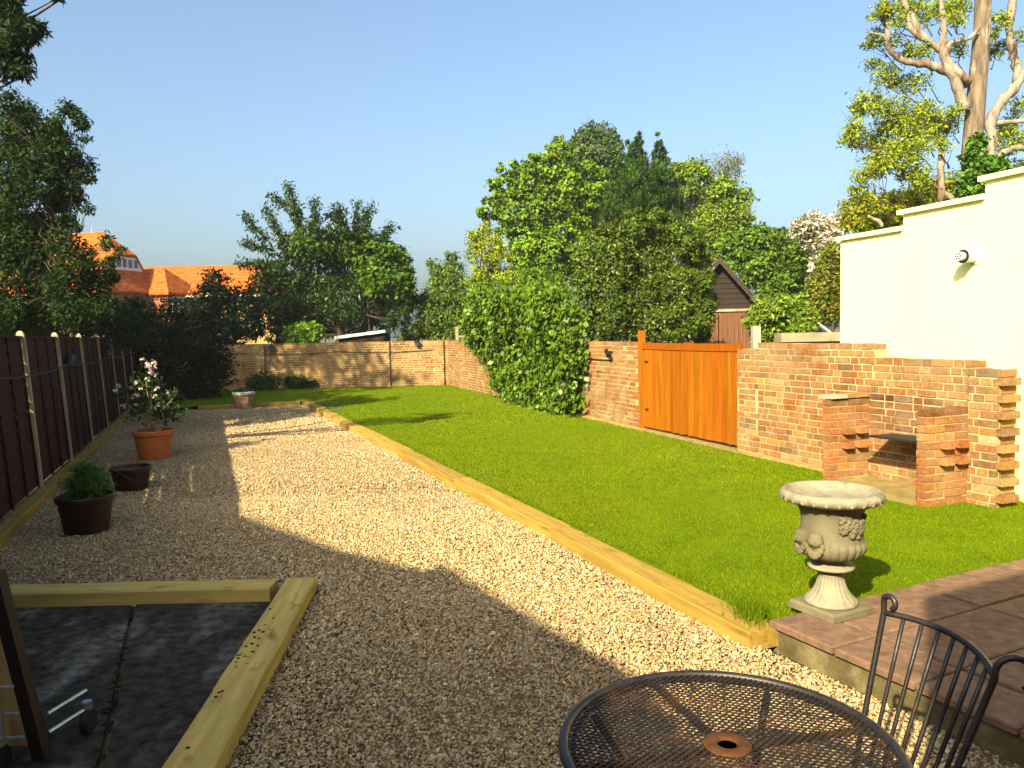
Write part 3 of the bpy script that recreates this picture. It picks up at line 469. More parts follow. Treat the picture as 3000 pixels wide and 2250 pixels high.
# longer tufts by the patio corner, along the sleepers and at the wall feet
tuft = []
for i in range(2600):
    k = i % 4
    if k == 0: p = np.array((1.40, 4.25)) + rng.normal(size=2) * (0.05, 0.09) + E2 * 0.0 + (-0.06, 0.12)
    elif k == 1:
        y = rng.uniform(4.3, 12); p = np.array((SLX(y) + 0.14 + abs(rng.normal()) * 0.03, y))
    elif k == 2:
        s_ = rng.uniform(0.5, 8); p = W(s_, 0.02 + (0.45 if 0.2 < s_ < 1.7 else 0) + abs(rng.normal()) * 0.05)[:2]
    else:
        b_ = rng.uniform(0.1, 3.5); p = np.array(PT(-0.02 - abs(rng.normal()) * 0.025, b_)[:2])
    a = rng.uniform(0, 6.283); h = rng.uniform(0.03, 0.10 if k == 0 else 0.04); w = 0.003 * (1 if k in (0, 3) else 1.4); l = rng.normal(size=2) * 0.3 * h
    tuft.append(((p[0] - math.cos(a) * w, p[1] - math.sin(a) * w, 0), (p[0] + math.cos(a) * w, p[1] + math.sin(a) * w, 0), (p[0] + l[0], p[1] + l[1], h)))
tv = np.array(tuft).reshape(-1, 3)
parts.append((tv, np.arange(len(tv)).reshape(-1, 3), np.repeat(np.array((0.12, 0.19, 0.002))[None] * rng.uniform(0.6, 1.4, (len(tv) // 3, 1)), 3, axis=0)))
V = []; F = []; Cc = []; b = 0
for v, f, c in parts:
    V.append(v); F.append(f + b); Cc.append(c); b += len(v)
o = link('grass', np.concatenate(V), np.concatenate(F), 'grass_blade', None, np.concatenate(Cc))
o['kind'] = 'stuff'; tag(o, 'short bright green mown grass of the lawn', 'grass')

# ---------------------------------------------------------------- concrete hard standing inside the front sleepers
def slab_obj(name, P, z, t, mat):
    mb = MB(); mb.slab([(x, y, z - t) for x, y in P], (0, 0, t)); o = mb.build(name, mat); o['kind'] = 'structure'; return o
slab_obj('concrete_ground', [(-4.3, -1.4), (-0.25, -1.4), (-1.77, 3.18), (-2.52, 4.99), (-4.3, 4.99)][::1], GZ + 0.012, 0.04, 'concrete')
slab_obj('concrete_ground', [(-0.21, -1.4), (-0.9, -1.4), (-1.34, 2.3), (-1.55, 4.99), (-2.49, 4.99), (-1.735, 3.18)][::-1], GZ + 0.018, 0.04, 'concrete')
rng = np.random.default_rng(8)
mb = MB()
for i in range(110):
    t = rng.random(); y = 4.95 - t * 3.0; x = -2.5 + (4.99 - y) * 0.414 + rng.normal() * 0.018
    mb.ball((x, y, GZ + 0.012), rng.uniform(0.006, 0.02), 6, 4, squash=(1, 1, 0.3))
M['moss'] = pmat('moss', (0.022, 0.03, 0.008), 0.95, (60, 60, 60), 0.5, 0.6, (200, 200, 200), spec=0.05)
o = mb.build('moss', 'moss', smooth=True); o['kind'] = 'stuff'; tag(o, 'dark moss growing in the crack of the concrete', 'moss')

# ---------------------------------------------------------------- patio
mb = MB(); mb.hexa([np.array(PT(a, b, z)) for z in (-0.13, 0.012) for a, b in ((0.012, 0.012), (5.0, 0.012), (5.0, 5.8), (0.012, 5.8))])
o = mb.build('patio', 'riser'); o['kind'] = 'structure'
rng = np.random.default_rng(2)
rows = [0.0, 0.44, 0.89, 1.34, 1.79, 2.24, 2.69, 3.14, 3.59]; cols = [0.0, 0.30, 1.17, 2.06, 2.95, 3.84, 4.73]
for i in range(len(rows) - 1):
    for j in range(len(cols) - 1):
        g_ = 0.008
        a0 = rows[i] + (g_ if i else 0.006); a1 = rows[i + 1] - g_; b0 = cols[j] + (g_ if j else -0.02); b1 = cols[j + 1] - g_
        if j == 0 and i > 0: b1 = cols[1] - g_
        dz = rng.normal() * 0.0025
        mb = MB(); c = 1 + rng.normal() * 0.08
        bot = [np.array(PT(a, b, 0.014)) for a, b in ((a0, b0), (a1, b0), (a1, b1), (a0, b1))]
        e = 0.010; zt = 0.05 + dz
        mid = [np.array(PT(a, b, zt - 0.006)) for a, b in ((a0, b0), (a1, b0), (a1, b1), (a0, b1))]
        top = [np.array(PT(a, b, zt)) for a, b in ((a0 + e, b0 + e), (a1 - e, b0 + e), (a1 - e, b1 - e), (a0 + e, b1 - e))]
        mb.add(bot + mid + top, [(0, 1, 5, 4), (1, 2, 6, 5), (2, 3, 7, 6), (3, 0, 4, 7), (4, 5, 9, 8), (5, 6, 10, 9), (6, 7, 11, 10), (7, 4, 8, 11), (8, 9, 10, 11)])
        o = mb.build('paving_slab', 'slab'); o['kind'] = 'structure'

# ================================================================ timber sleepers
def sleeper(c, length, ang, label, top=0.012, w=0.2, h=0.105, seed=0, col=(0.36, 0.235, 0.045)):
    r = np.random.default_rng(seed + 40); n = 14
    mb = MB(); V = []; e = 0.008
    for i in range(n + 1):
        x = -length / 2 + length * i / n
        j = r.normal(size=4) * 0.0022
        sec = [(-w / 2, -h), (w / 2, -h), (w / 2 + j[0], -e), (w / 2 - e + j[0], j[1]), (-w / 2 + e + j[2], j[1]), (-w / 2 + j[2], -e)]
        V += [(x, a, b) for a, b in sec]
    F = []
    for i in range(n):
        for k in range(6): F.append((i * 6 + k, i * 6 + (k + 1) % 6, (i + 1) * 6 + (k + 1) % 6, (i + 1) * 6 + k))
    F += [tuple(range(5, -1, -1)), tuple(n * 6 + k for k in range(6))]
    F = [f[::-1] for f in F]
    mb.add(V, F, tuple(np.array(col) * math.exp(r.normal() * 0.07))); o = mb.build('timber_sleeper', 'sleeper', attr=True)
    o.location = (c[0], c[1], top); o.rotation_euler = (0, r.normal() * 0.002, ang + r.normal() * 0.0025)
    return tag(o, label, 'sleeper', None)
lv = ['nearest lawn edging sleeper, its square sawn end beside the stone urn', 'lawn edging sleeper second from the stone urn', 'lawn edging sleeper third from the stone urn',
      'lawn edging sleeper fourth from the stone urn', 'lawn edging sleeper fifth from the stone urn', 'lawn edging sleeper sixth from the stone urn, last but one', 'farthest lawn edging sleeper, at the far corner of the gravel']
d = np.array((SLX(20.3) - 1.345, 20.3 - 4.12)); Ltot = np.linalg.norm(d); d /= Ltot
for i in range(7):
    L = Ltot / 7; c = np.array((1.345, 4.12)) + d * L * (i + 0.5) + np.random.default_rng(i).normal(size=2) * 0.008
    tag(sleeper(c, L - 0.006, math.atan2(d[1], d[0]), lv[i], 0.015 + 0.004 * (i % 2), seed=i), group='sleepers between gravel and lawn')
sleeper((-6.62, 19.55), 2.45, math.atan2(1.05, 2.13), 'sleeper across the far end of the gravel behind the octagonal pot', 0.01, seed=20)
fl = ['fence sleeper nearest the camera, along the left frame edge', 'fence sleeper beside the feathery green pot', 'fence sleeper behind the empty brown pot', 'fence sleeper behind the potted rose', 'fence sleeper beyond the potted rose', 'farthest sleeper along the foot of the fence']
fd = np.array((-0.389, 1.0)); fd /= np.linalg.norm(fd)
for i in range(6):
    c = np.array((-3.88, 5.0)) + fd * (i + 0.5) * 2.4
    tag(sleeper(c, 2.394, math.atan2(fd[1], fd[0]), fl[i], 0.012, seed=30 + i), group='sleepers along the fence')
sleeper((-2.83, 5.10), 2.42, 0.01, 'sleeper lying crosswise at the far edge of the dark concrete', 0.012, seed=51, col=(0.5, 0.375, 0.105))
sleeper((-1.345, 3.72), 3.0, math.atan2(2.32, -0.2), 'long foreground sleeper with scattered dirt between concrete and gravel', 0.014, seed=52, col=(0.52, 0.385, 0.105))

# ================================================================ brick walls
BR = np.array([(0.46, 0.185, 0.06), (0.40, 0.15, 0.055), (0.50, 0.25, 0.08), (0.30, 0.15, 0.075), (0.52, 0.34, 0.15), (0.19, 0.125, 0.085), (0.6, 0.46, 0.28), (0.38, 0.22, 0.10)])
BW = np.array([0.28, 0.2, 0.18, 0.12, 0.07, 0.025, 0.012, 0.11])
def bcol(r, tone=(1, 1, 1), w=BW):
    c = BR[r.choice(len(BR), p=w / w.sum())] * np.array(tone) * math.exp(r.normal() * 0.14); return tuple(np.clip(c * (0.6, 0.545, 0.43), 0.01, 0.8))
def brick_run(mb, A, B, z0, z1, r, thick=0.215, tone=(1, 1, 1), w=BW, back=False, hdr=0.5, cap=True, tonefn=None, ends=(False, False)):
    """bricks (material 0) set proud of a mortar body (material 1); A->B along the visible face, garden on the left of B->A"""
    A = np.array(A[:2], float); B = np.array(B[:2], float); L = np.linalg.norm(B - A); u = (B - A) / L
    n = np.array((-u[1], u[0]))                       # outward
    u3 = np.array((*u, 0)); n3 = np.array((*n, 0)); A3 = np.array((*A, 0)); zz = np.array((0, 0, 1.0))
    nc = int(round((z1 - z0) / 0.075))
    mb.mi = 1
    mb.box(A3 + zz * (z0 - 0.05) - n3 * (thick - 0.004) + u3 * 0.004, u3 * (L - 0.008), n3 * (thick - 0.008), zz * (nc * 0.075 + 0.05 - 0.018))
    mb.mi = 0
    for k in range(nc):
        z = z0 + k * 0.075; x = -r.uniform(0, 0.2); last = k == nc - 1 and cap; head = r.random() < 0.5
        while x < L:
            ln = 0.1025 if (head and r.random() < 0.5 + hdr) else 0.215
            head = not head
            a = max(x, 0); b = min(x + ln, L); x += ln + 0.0155
            if b - a < 0.03: continue
            j = r.normal(size=3) * 0.0018; pr = 0.001 + abs(r.normal()) * 0.0016
            tn = tone if tonefn is None else tonefn(a, z)
            o_ = A3 + u3 * (a + j[0]) + zz * (z + j[1]); dep = thick if last else 0.05
            c = bcol(r, tn, w)
            mb.box(o_ - n3 * (dep - 0.01), u3 * (b - a), n3 * (dep - 0.01 + pr), zz * (0.0595 + j[2] * 0.5), c)
            for e, xe in ((0, a == 0), (1, b == L)):
                pass
            if back and not last:
                mb.box(o_ - n3 * (thick + pr), u3 * (b - a), n3 * 0.05, zz * 0.0645, c)
    for e in (0, 1):                                    # bricks of a visible end face
        if not ends[e]: continue
        for k in range(nc):
            z = z0 + k * 0.075; o_ = A3 + u3 * (L - 0.04 if e else -0.005) + zz * z
            if k % 2: mb.box(o_ - n3 * (thick - 0.003), u3 * 0.045, n3 * (thick - 0.058), zz * 0.0645, bcol(r, tone, w))
            else:
                mb.box(o_ - n3 * (thick - 0.003), u3 * 0.045, n3 * (thick / 2 - 0.03), zz * 0.0645, bcol(r, tone, w))
                mb.box(o_ - n3 * (thick / 2 - 0.02), u3 * 0.045, n3 * (thick / 2 - 0.038), zz * 0.0645, bcol(r, tone, w))

rr = np.random.default_rng(21)
# near stretch, right of the gate
NA = W(0.08, -0.21)[:2]; NB = W(3.72, -0.05)[:2]; NL = np.linalg.norm(NB - NA); nu = (NB - NA) / NL; ng = np.array((-nu[1], nu[0]))
def NP(s, d, z): p = NA + nu * s + ng * d; return np.array((p[0], p[1], z))
def sooty(off):
    def fn(a, z):
        s = a + off
        if 0.4 < s < 1.5 and 0.5 < z < 0.95: return (0.5, 0.45, 0.5)
        if z < 0.25: return (1.15, 1.2, 1.2)
        return (1, 1, 1)
    return fn
wall1 = empty('brick_wall', (*NP(0, 0, 0)[:2], -0.1), 'sunlit red brick wall between the gate and the toothed brick end', 'brick wall')
mb = MB()
brick_run(mb, NP(0.30, 0, 0), NP(1.45, 0, 0), -0.1, 1.34, rr, tonefn=sooty(0.3))
brick_run(mb, NP(1.45, 0, 0), NP(3.28, 0, 0), -0.1, 1.445, rr, tonefn=sooty(1.45))
mb.build('brickwork', ['brick', 'mortar'], wall1, attr=True)
mb = MB(); brick_run(mb, NP(3.28, 0.012, 0), NP(3.69, 0.012, 0), -0.1, 1.42, rr, 0.24, ends=(True, True), tone=(1.05, 1.15, 1.2)); mb.build('gate_pier', ['brick', 'mortar'], wall1, attr=True)
mb = MB(); brick_run(mb, NP(0.02, 0.03, 0), NP(0.30, 0.03, 0), -0.1, 1.27, rr, 0.25, tone=(1.1, 1.25, 1.35), ends=(True, True))
for k in range(18):                                     # toothing left for a wall never built on
    if k % 2 == 0:
        z = -0.1 + k * 0.075
        mb.box(NP(-0.042, 0.025 - rr.uniform(0, 0.01), z), np.array((*nu, 0)) * 0.08, -np.array((*ng, 0)) * 0.215, np.array((0, 0, 0.066)), bcol(rr, (1.1, 1.25, 1.3)))
mb.build('toothed_end', ['brick', 'mortar'], wall1, attr=True)
# weathered cement skirt at the wall's foot
mb = MB(); mb.hexa([NP(s, d, z) for z in (-0.1, 0.035) for s, d in ((1.6, 0.0), (1.6, 0.085 if z < 0 else 0.05), (3.69, 0.085 if z < 0 else 0.05), (3.69, 0.0))][::1])
mb.build('cement_footing', 'plinth', wall1)

# far stretch, left of the gate as far as the corner
FA = W(6.52, -0.02)[:2]; FB = np.array((-2.05, 25.3)); fL = np.linalg.norm(FB - FA); fu = (FB - FA) / fL; fg = np.array((-fu[1], fu[0]))
def FP(s, d, z): p = FA + fu * s + fg * d; return np.array((p[0], p[1], z))
wall2 = empty('brick_wall', (*FP(0, 0, 0)[:2], -0.1), 'long brick wall from the gate back to the far corner, partly under ivy', 'brick wall')
mb = MB(); brick_run(mb, FP(0.36, 0, 0), FP(fL, 0, 0), -0.1, 1.445, rr, hdr=0.5, tone=(0.98, 1.12, 1.15)); mb.build('brickwork', ['brick', 'mortar'], wall2, attr=True)
mb = MB(); brick_run(mb, FP(0.0, 0.02, 0), FP(0.36, 0.02, 0), -0.1, 1.445, rr, 0.26, tone=(1.05, 0.95, 0.9), ends=(True, False)); mb.build('gate_pier', ['brick', 'mortar'], wall2, attr=True)
mb = MB(); brick_run(mb, FP(11.3, 0.05, 0), FP(11.65, 0.05, 0), -0.1, 1.445, rr, 0.25, ends=(True, True)); mb.build('wall_pier', ['brick', 'mortar'], wall2, attr=True)
mb = MB(); mb.hexa([FP(s, d, z) for z in (-0.1, 0.05) for s, d in ((0.0, 0.02), (0.0, 0.10 if z < 0 else 0.05), (3.6, 0.10 if z < 0 else 0.05), (3.6, 0.0))])
mb.build('cement_footing', 'plinth', wall2)
# back wall
wall3 = empty('brick_wall', (-5.0, 25.3, -0.1), 'old buff brick wall across the far end of the garden', 'brick wall')
BA = np.array((-2.05, 25.3)); BB = np.array((-12.4, 24.9)); bu = (BB - BA) / np.linalg.norm(BB - BA)
BWB = np.array([0.22, 0.1, 0.25, 0.15, 0.1, 0.03, 0.01, 0.2])
mb = MB(); brick_run(mb, BA, BB, -0.1, 1.445, rr, w=BWB, tone=(0.85, 1.0, 0.95), hdr=0.2); mb.build('brickwork', ['brick', 'mortar'], wall3, attr=True)
bn = np.array((-bu[1], bu[0]))
for s0 in (0.15, 1.9, 5.9, 9.2):
    p = BA + bu * s0 + bn * 0.09; q = p + bu * (0.34 if s0 != 1.9 else 0.05)
    mb = MB(); brick_run(mb, p, q, -0.1, 1.46, rr, 0.28, w=BWB, tone=(0.95, 1.1, 1.05), ends=(True, True)); mb.build('wall_pier', ['brick', 'mortar'], wall3, attr=True)

# ---------------------------------------------------------------- barbecue
bbq = empty('brick_barbecue', (*NP(0.9, 0.25, 0)[:2], 0), 'home built red brick barbecue with two piers and dark steel plate', 'barbecue')
RED = np.array([0.42, 0.26, 0.2, 0.08, 0.04, 0, 0.0, 0.0])
def pier(s0, s1, d1, nc, name):
    mb = MB(); u3 = np.array((*nu, 0)); n3 = np.array((*ng, 0)); z3 = np.array((0, 0, 1.0))
    mb.mi = 1; mb.box(NP(s0 + 0.005, 0.006, -0.03), u3 * (s1 - s0 - 0.01), n3 * (d1 - 0.012), z3 * (0.03 + nc * 0.075 - 0.018)); mb.mi = 0
    for k in range(nc):
        z = k * 0.075; d = d1
        ln = 0.215 if k % 2 else 0.1025
        while d > 0.02:
            a = max(0.01, d - ln)
            tn = (1.1, 1.0, 0.9)
            if k == nc - 1: tn = (0.6, 0.5, 0.5)
            c = bcol(rr, tn, RED)
            if rr.random() < 0.015: c = (0.45, 0.33, 0.19)
            j = rr.normal(size=2) * 0.002
            # near-side and far-side of the half-brick pier both show
            mb.box(NP(s0 - 0.001 + j[0], a, z), u3 * (s1 - s0 + 0.002), n3 * (d - a + (0.004 if d == d1 else 0)), z3 * 0.0625, c)
            # brick ledges sticking out on the side that faces the camera
            if k in (6, 8) and 0.04 < a < 0.36 and ln > 0.05:
                pass
            d = a - 0.0105; ln = 0.215
    for k in (5, 7):
        for dd in (0.09, 0.27):
            mb.box(NP(s0 - 0.075, dd, k * 0.075 + 0.002), u3 * 0.075, n3 * 0.11, z3 * 0.064, bcol(rr, (1.05, 0.9, 0.8), RED))
    return mb.build(name, ['brick', 'mortar'], bbq, attr=True)
pier(0.30, 0.405, 0.53, 12, 'brick_pier'); pier(1.47, 1.575, 0.53, 12, 'brick_pier')
mb = MB(); mb.box(NP(0.41, 0.005, -0.08), np.array((*nu, 0)) * 1.055, np.array((*ng, 0)) * 0.56, np.array((0, 0, 0.13))); mb.build('concrete_base', 'plinth', bbq)
mb = MB(); p0 = NP(0.41, 0.05, 0.56); mb.box(p0, np.array((*nu, -0.02)) * 0.72, np.array((*ng, 0)) * 0.36, np.array((0, 0, 0.006)))
mb.box(NP(0.41, 0.40, 0.555), np.array((*nu, -0.02)) * 0.72, np.array((*ng, 0)) * 0.008, np.array((0, 0, 0.02)))
mb.build('steel_plate', 'soot', bbq)
mb = MB(); mb.box(NP(1.44, 0.33, 0.903), np.array((*nu, 0)) * 0.19, np.array((*ng, 0)) * 0.21, np.array((0, 0, 0.035))); o = mb.build('cap_tile', 'pale_concrete', bbq); o['label'] = 'white painted tile'
mb = MB(); mb.box(NP(1.45, 0.02, 0.903), np.array((*nu, 0)) * 0.13, np.array((*ng, 0)) * 0.3, np.array((0, 0, 0.045)), bcol(rr, (1, 0.8, 0.7), RED)); mb.build('cap_brick', 'brick', bbq, attr=True)

# ---------------------------------------------------------------- gate
gate = empty('garden_gate', (*W(5.1, -0.1)[:2], 0), 'orange stained double gate of upright boards set in the brick wall', 'gate')
GA = np.array(NB) + nu * 0.0 + np.array((*ng,)) * -0.05; GB = FA + fg * -0.05
gl = np.linalg.norm(GB - GA); gu = (GB - GA) / gl; gg = np.array((-gu[1], gu[0]))
def GP(s, d, z): p = GA + gu * s + gg * d; return np.array((p[0], p[1], z))
gr = np.random.default_rng(4); u3 = np.array((*gu, 0)); n3 = np.array((*gg, 0))
topz = lambda s: 1.445 + 0.008 * (2 * s / gl - 1) ** 2
half = (gl - 0.12) / 2
for (a, b) in ((0.0, half - 0.001), (half + 0.001, gl - 0.12)):
    mb = MB(); s = a
    while s < b - 0.02:
        w = min(0.078, b - s); c = np.array((0.31, 0.092, 0.002)) * math.exp(gr.normal() * 0.1) * np.array((1, 1 + 0.1 * gr.normal(), 1))
        bz = 0.085 + gr.normal() * 0.006 - 0.02 * (s / gl)
        mb.box(GP(s + 0.0015, gr.normal() * 0.0012, bz), u3 * (w - 0.004), n3 * 0.02, np.array((0, 0, topz(s) - 0.10 - bz)), tuple(c)); s += w
    mb.box(GP(a, -0.03, 0.2), u3 * (b - a), n3 * 0.03, np.array((0, 0, 0.12)), (0.25, 0.07, 0.002))
    mb.build('gate_leaf', 'gate', gate, attr=True)
    mb = MB(); k = 10
    for i in range(k):
        s0 = a + (b - a) * i / k; s1 = a + (b - a) * (i + 1) / k
        mb.hexa([GP(s0, -0.02, topz(s0) - 0.105), GP(s1, -0.02, topz(s1) - 0.105), GP(s1, 0.034, topz(s1) - 0.105), GP(s0, 0.034, topz(s0) - 0.105),
                 GP(s0, -0.02, topz(s0)), GP(s1, -0.02, topz(s1)), GP(s1, 0.034, topz(s1)), GP(s0, 0.034, topz(s0))], (0.27, 0.07, 0.002))
    mb.build('top_rail', 'gate', gate, attr=True)
mb = MB(); mb.box(GP(gl - 0.115, -0.04, -0.1), u3 * 0.08, n3 * 0.1, np.array((0, 0, 1.75)), (0.3, 0.1, 0.004)); mb.build('gate_post', 'gate', gate, attr=True)
for z in (0.34, 1.12): MB().box(GP(gl - 0.30, 0.022, z), u3 * 0.1, n3 * 0.006, (0, 0, 0.035)).build('hinge', 'iron', gate)
mb = MB(); mb.box(GP(-0.02, -0.25, -0.1), u3 * (gl + 0.04), n3 * 0.36, np.array((0, 0, 0.135))); o = mb.build('threshold', 'plinth'); tag(o, 'worn concrete sill under the orange gate', 'sill')
o = MB().box(W(3.95, -0.42, -0.1), (0.105, 0, 0), (0, 0.105, 0), (0, 0, 1.78)).build('concrete_post', 'pale_concrete'); tag(o, 'pale square concrete post standing behind the wall beside the gate', 'post')

# ================================================================ white building with stepped parapet
D0 = 0.62
def WP(s, e, z): return W(s, -D0 - e, z)
bld = empty('rendered_building', (*WP(0.5, 0.5, 0)[:2], -0.1), 'windowless cream white rendered side wall with stepped parapet top', 'building')
steps = [(2.53, 1.60, 2.66), (1.60, 0.62, 2.83), (0.62, -0.4, 3.0), (-0.4, -4.5, 3.18)]
u3 = np.array((*WU, 0)); e3 = -np.array((*WG, 0)); z3 = np.array((0, 0, 1.0))
mb = MB()
for a, b, z in steps: mb.box(WP(b, 0, -0.1), u3 * (a - b), e3 * 4.0, z3 * (z + 0.1))
mb.build('wall', 'render_white', bld)
for i, (a, b, z) in enumerate(steps):
    mb = MB(); x0 = b - (0.0 if i < 3 else 0); x1 = a + 0.05
    mb.hexa([WP(x0, -0.045, z + 0.002), WP(x0, 0.3, z + 0.002), WP(x1, 0.3, z + 0.002), WP(x1, -0.045, z + 0.002), WP(x0, -0.045, z + 0.05), WP(x0, 0.3, z + 0.06), WP(x1, 0.3, z + 0.06), WP(x1, -0.045, z + 0.05)])
    mb.build('parapet_coping', 'render_white', bld)
vent_s = 0.62 - 0.30; c0 = WP(0.72, 0, 2.30)
mb = MB(); outd = -e3
mb.tube([c0 + outd * 0.0, c0 + outd * 0.015], 0.078, 20); mb.tube([c0 + outd * 0.015, c0 + outd * 0.15], 0.058, 20)
fl_ = mb.build('flue_vent', 'white_paint', bld)
mb = MB(); mb.tube([c0 + outd * 0.15, c0 + outd * 0.162], 0.066, 20); mb.build('dark_collar', 'rubber', fl_)
mb = MB(); mb.tube([c0 + outd * 0.162, c0 + outd * 0.215], 0.042, 16); mb.build('grille', 'white_paint', fl_)
mb = MB()
for k in range(7):
    a = k * 2 * math.pi / 6; r_ = 0.026 if k < 6 else 0
    q = c0 + outd * 0.214 + u3 * r_ * math.cos(a) + z3 * r_ * math.sin(a); mb.tube([q, q + outd * 0.004], 0.009, 8)
mb.build('grille_hole', 'rubber', fl_)
cz = np.random.default_rng(3)
mb = MB(); mb.tube([WP(0.34 - 0.09 * i, 0.001, 0.30 - 0.018 * i + cz.normal() * 0.012) for i in range(9)], 0.0035, 5); mb.build('crack', 'cable', bld)
# plant tuft at the building's foot is built with the shrubs

# ================================================================ fence on the left
FD = np.array((-0.3634, 0.9316)); FN = np.array((0.9316, 0.3634)); FO = np.array((-5.38, 8.73))
def FE(s, d, z):                                            # leans outward a little, as the old fence does
    p = FO + FD * s + FN * (d - 0.055 * max(z, -0.1)); return np.array((p[0], p[1], z))
fence = empty('garden_fence', (*FE(0, 0, 0)[:2], GZ), 'dark brown lapped panel fence with pale posts along the left side', 'fence')
fr = np.random.default_rng(9); SP = 2.11
fu3 = np.array((*FD, 0)); fn3 = np.array((*FN, 0))
for k in range(-4, 8):
    s0 = k * SP
    mb = MB(); r_ = 0.04
    prof = [FE(s0 + a, b, GZ - 0.05) for a, b in ((-r_, -r_), (r_, -r_), (r_, r_), (-r_, r_))]
    V = []
    zs = [GZ - 0.05, 1.0, 1.70, 1.745, 1.775, 1.785]; w_ = [1, 1, 1, 0.95, 0.6, 0.2]
    for z, w in zip(zs, w_):
        V += [FE(s0 + a * w * r_, b * (w if z > 1.72 else 1) * r_, z) for a, b in ((-1, -1), (1, -1), (1, 1), (-1, 1))]
    F = [(4 * i + j, 4 * i + (j + 1) % 4, 4 * i + 4 + (j + 1) % 4, 4 * i + 4 + j) for i in range(5) for j in range(4)] + [(20, 21, 22, 23)]
    mb.add(V, F); mb.build('fence_post', 'post', fence)
    if k == 7: break
    mb = MB(); nb = 12; z = 0.05; h = 1.66 / nb
    for i in range(nb):
        gap = k == -1 and i in (6, 9)
        zb = z + i * h; hh = h * 1.12
        if gap and i == 6: zb += 0.025; hh = h * 0.8
        if gap and i == 9: hh = h * 0.85; zb += h * 0.2
        if gap and i == 3: hh = h * 0.9
        P = []
        for zz, dd in ((zb, 0.012), (zb + hh, -0.006)):
            for s_, dx in ((s0 + 0.05, 0), (s0 + SP - 0.05, 0)):
                jz = fr.normal() * 0.004
                P += [(s_, dd, zz + jz)]
        a, b, c, d_ = P
        mb.hexa([FE(a[0], a[1] - 0.008, a[2]), FE(b[0], b[1] - 0.008, b[2]), FE(b[0], b[1] + 0.002, b[2]), FE(a[0], a[1] + 0.002, a[2]),
                 FE(c[0], c[1] - 0.008, c[2]), FE(d_[0], d_[1] - 0.008, d_[2]), FE(d_[0], d_[1] + 0.002, d_[2]), FE(c[0], c[1] + 0.002, c[2])])
    for f in (0.02, 0.33, 0.66, 0.965):                     # upright battens
        sb = s0 + 0.05 + f * (SP - 0.14)
        mb.hexa([FE(sb, 0.014, 0.04), FE(sb + 0.035, 0.014, 0.04), FE(sb + 0.035, 0.032, 0.04), FE(sb, 0.032, 0.04), FE(sb, 0.0, 1.70), FE(sb + 0.035, 0.0, 1.70), FE(sb + 0.035, 0.02, 1.70), FE(sb, 0.02, 1.70)])
    mb.hexa([FE(s0 + 0.05, -0.02, 1.70), FE(s0 + SP - 0.05, -0.02, 1.70), FE(s0 + SP - 0.05, 0.03, 1.70), FE(s0 + 0.05, 0.03, 1.70),
             FE(s0 + 0.05, -0.02, 1.725), FE(s0 + SP - 0.05, -0.02, 1.725), FE(s0 + SP - 0.05, 0.03, 1.725), FE(s0 + 0.05, 0.03, 1.725)])
    mb.build('fence_panel', 'fence', fence)
    mb = MB(); mb.hexa([FE(s0 + 0.05, -0.02, GZ - 0.05), FE(s0 + SP - 0.05, -0.02, GZ - 0.05), FE(s0 + SP - 0.05, 0.02, GZ - 0.05), FE(s0 + 0.05, 0.02, GZ - 0.05),
                        FE(s0 + 0.05, -0.02, 0.045), FE(s0 + SP - 0.05, -0.02, 0.045), FE(s0 + SP - 0.05, 0.02, 0.045), FE(s0 + 0.05, 0.02, 0.045)])
    mb.build('gravel_board', 'riser', fence)
# cable and lanterns
def wire(label, pts, r=0.009):
    o = MB().tube(pts, r, 6).build('light_cable', 'cable'); return tag(o, label, 'cable')
def sagline(fn, s0, s1, z, n, sag, d=0.05):
    P = []
    for i in range(n + 1):
        t = i / n; P.append(fn(s0 + (s1 - s0) * t, d, z - sag * abs(math.sin(math.pi * t * 3))))
    return P
wire('black cable slung along the dark fence', sagline(FE, -2.0, 11.5, 1.33, 24, 0.05, 0.07))
BP = lambda s, d, z: np.array((*(BA + bu * s + bn * d), z))
wire('black cable clipped along the far brick wall', sagline(BP, 0.3, 10.0, 1.17, 24, 0.06, 0.03) )
wire('short black cable on the brick wall left of the gate', [FP(0.9, 0.02, 1.135), FP(1.6, 0.02, 1.13), FP(2.6, 0.02, 1.15), FP(3.6, 0.02, 1.16)], 0.008)
def lantern(c, out, label, k=1.0):
    root = empty('garden_lantern', tuple(c), label, 'garden light', 'small black lights on the garden boundary')
    c = np.array(c); out = np.array((*out, 0))
    MB().tube([c, c + out * 0.04 * k], 0.045 * k, 10).build('wall_plate', 'cable', root)
    MB().lathe([(0.02 * k, -0.05 * k), (0.05 * k, -0.04 * k), (0.062 * k, 0.05 * k)], tuple(c + out * 0.09 * k), 10).build('lamp_head', 'glass', root)
    MB().lathe([(0.085 * k, 0.05 * k), (0.03 * k, 0.1 * k), (0.0, 0.115 * k)], tuple(c + out * 0.09 * k), 10).build('cap', 'cable', root)
lantern(BP(5.65, 0.0, 1.3), bn, 'black lantern on the far wall beside the left brick pier', 1.3)
lantern(BP(1.0, 0.0, 1.36), bn, 'black lantern on the far wall near the right corner', 1.3)
lantern(FE(2.4, 0.02, 1.40), FN, 'black lantern on the fence nearest the camera', 1.0)
lantern(FE(7.0, 0.02, 1.42), FN, 'black lantern on the fence farther along', 1.0)
root = empty('spot_light', tuple(FP(0.95, 0, 1.28)), 'small dark spotlight on the brick wall left of the gate', 'garden light')
MB().tube([FP(0.95, 0, 1.28), FP(0.95, 0.07, 1.28)], 0.018, 8).build('bracket', 'cable', root)
MB().tube([FP(1.0, 0.10, 1.31), FP(0.86, 0.12, 1.22)], [0.035, 0.045], 10).build('lamp_head', 'cable', root)

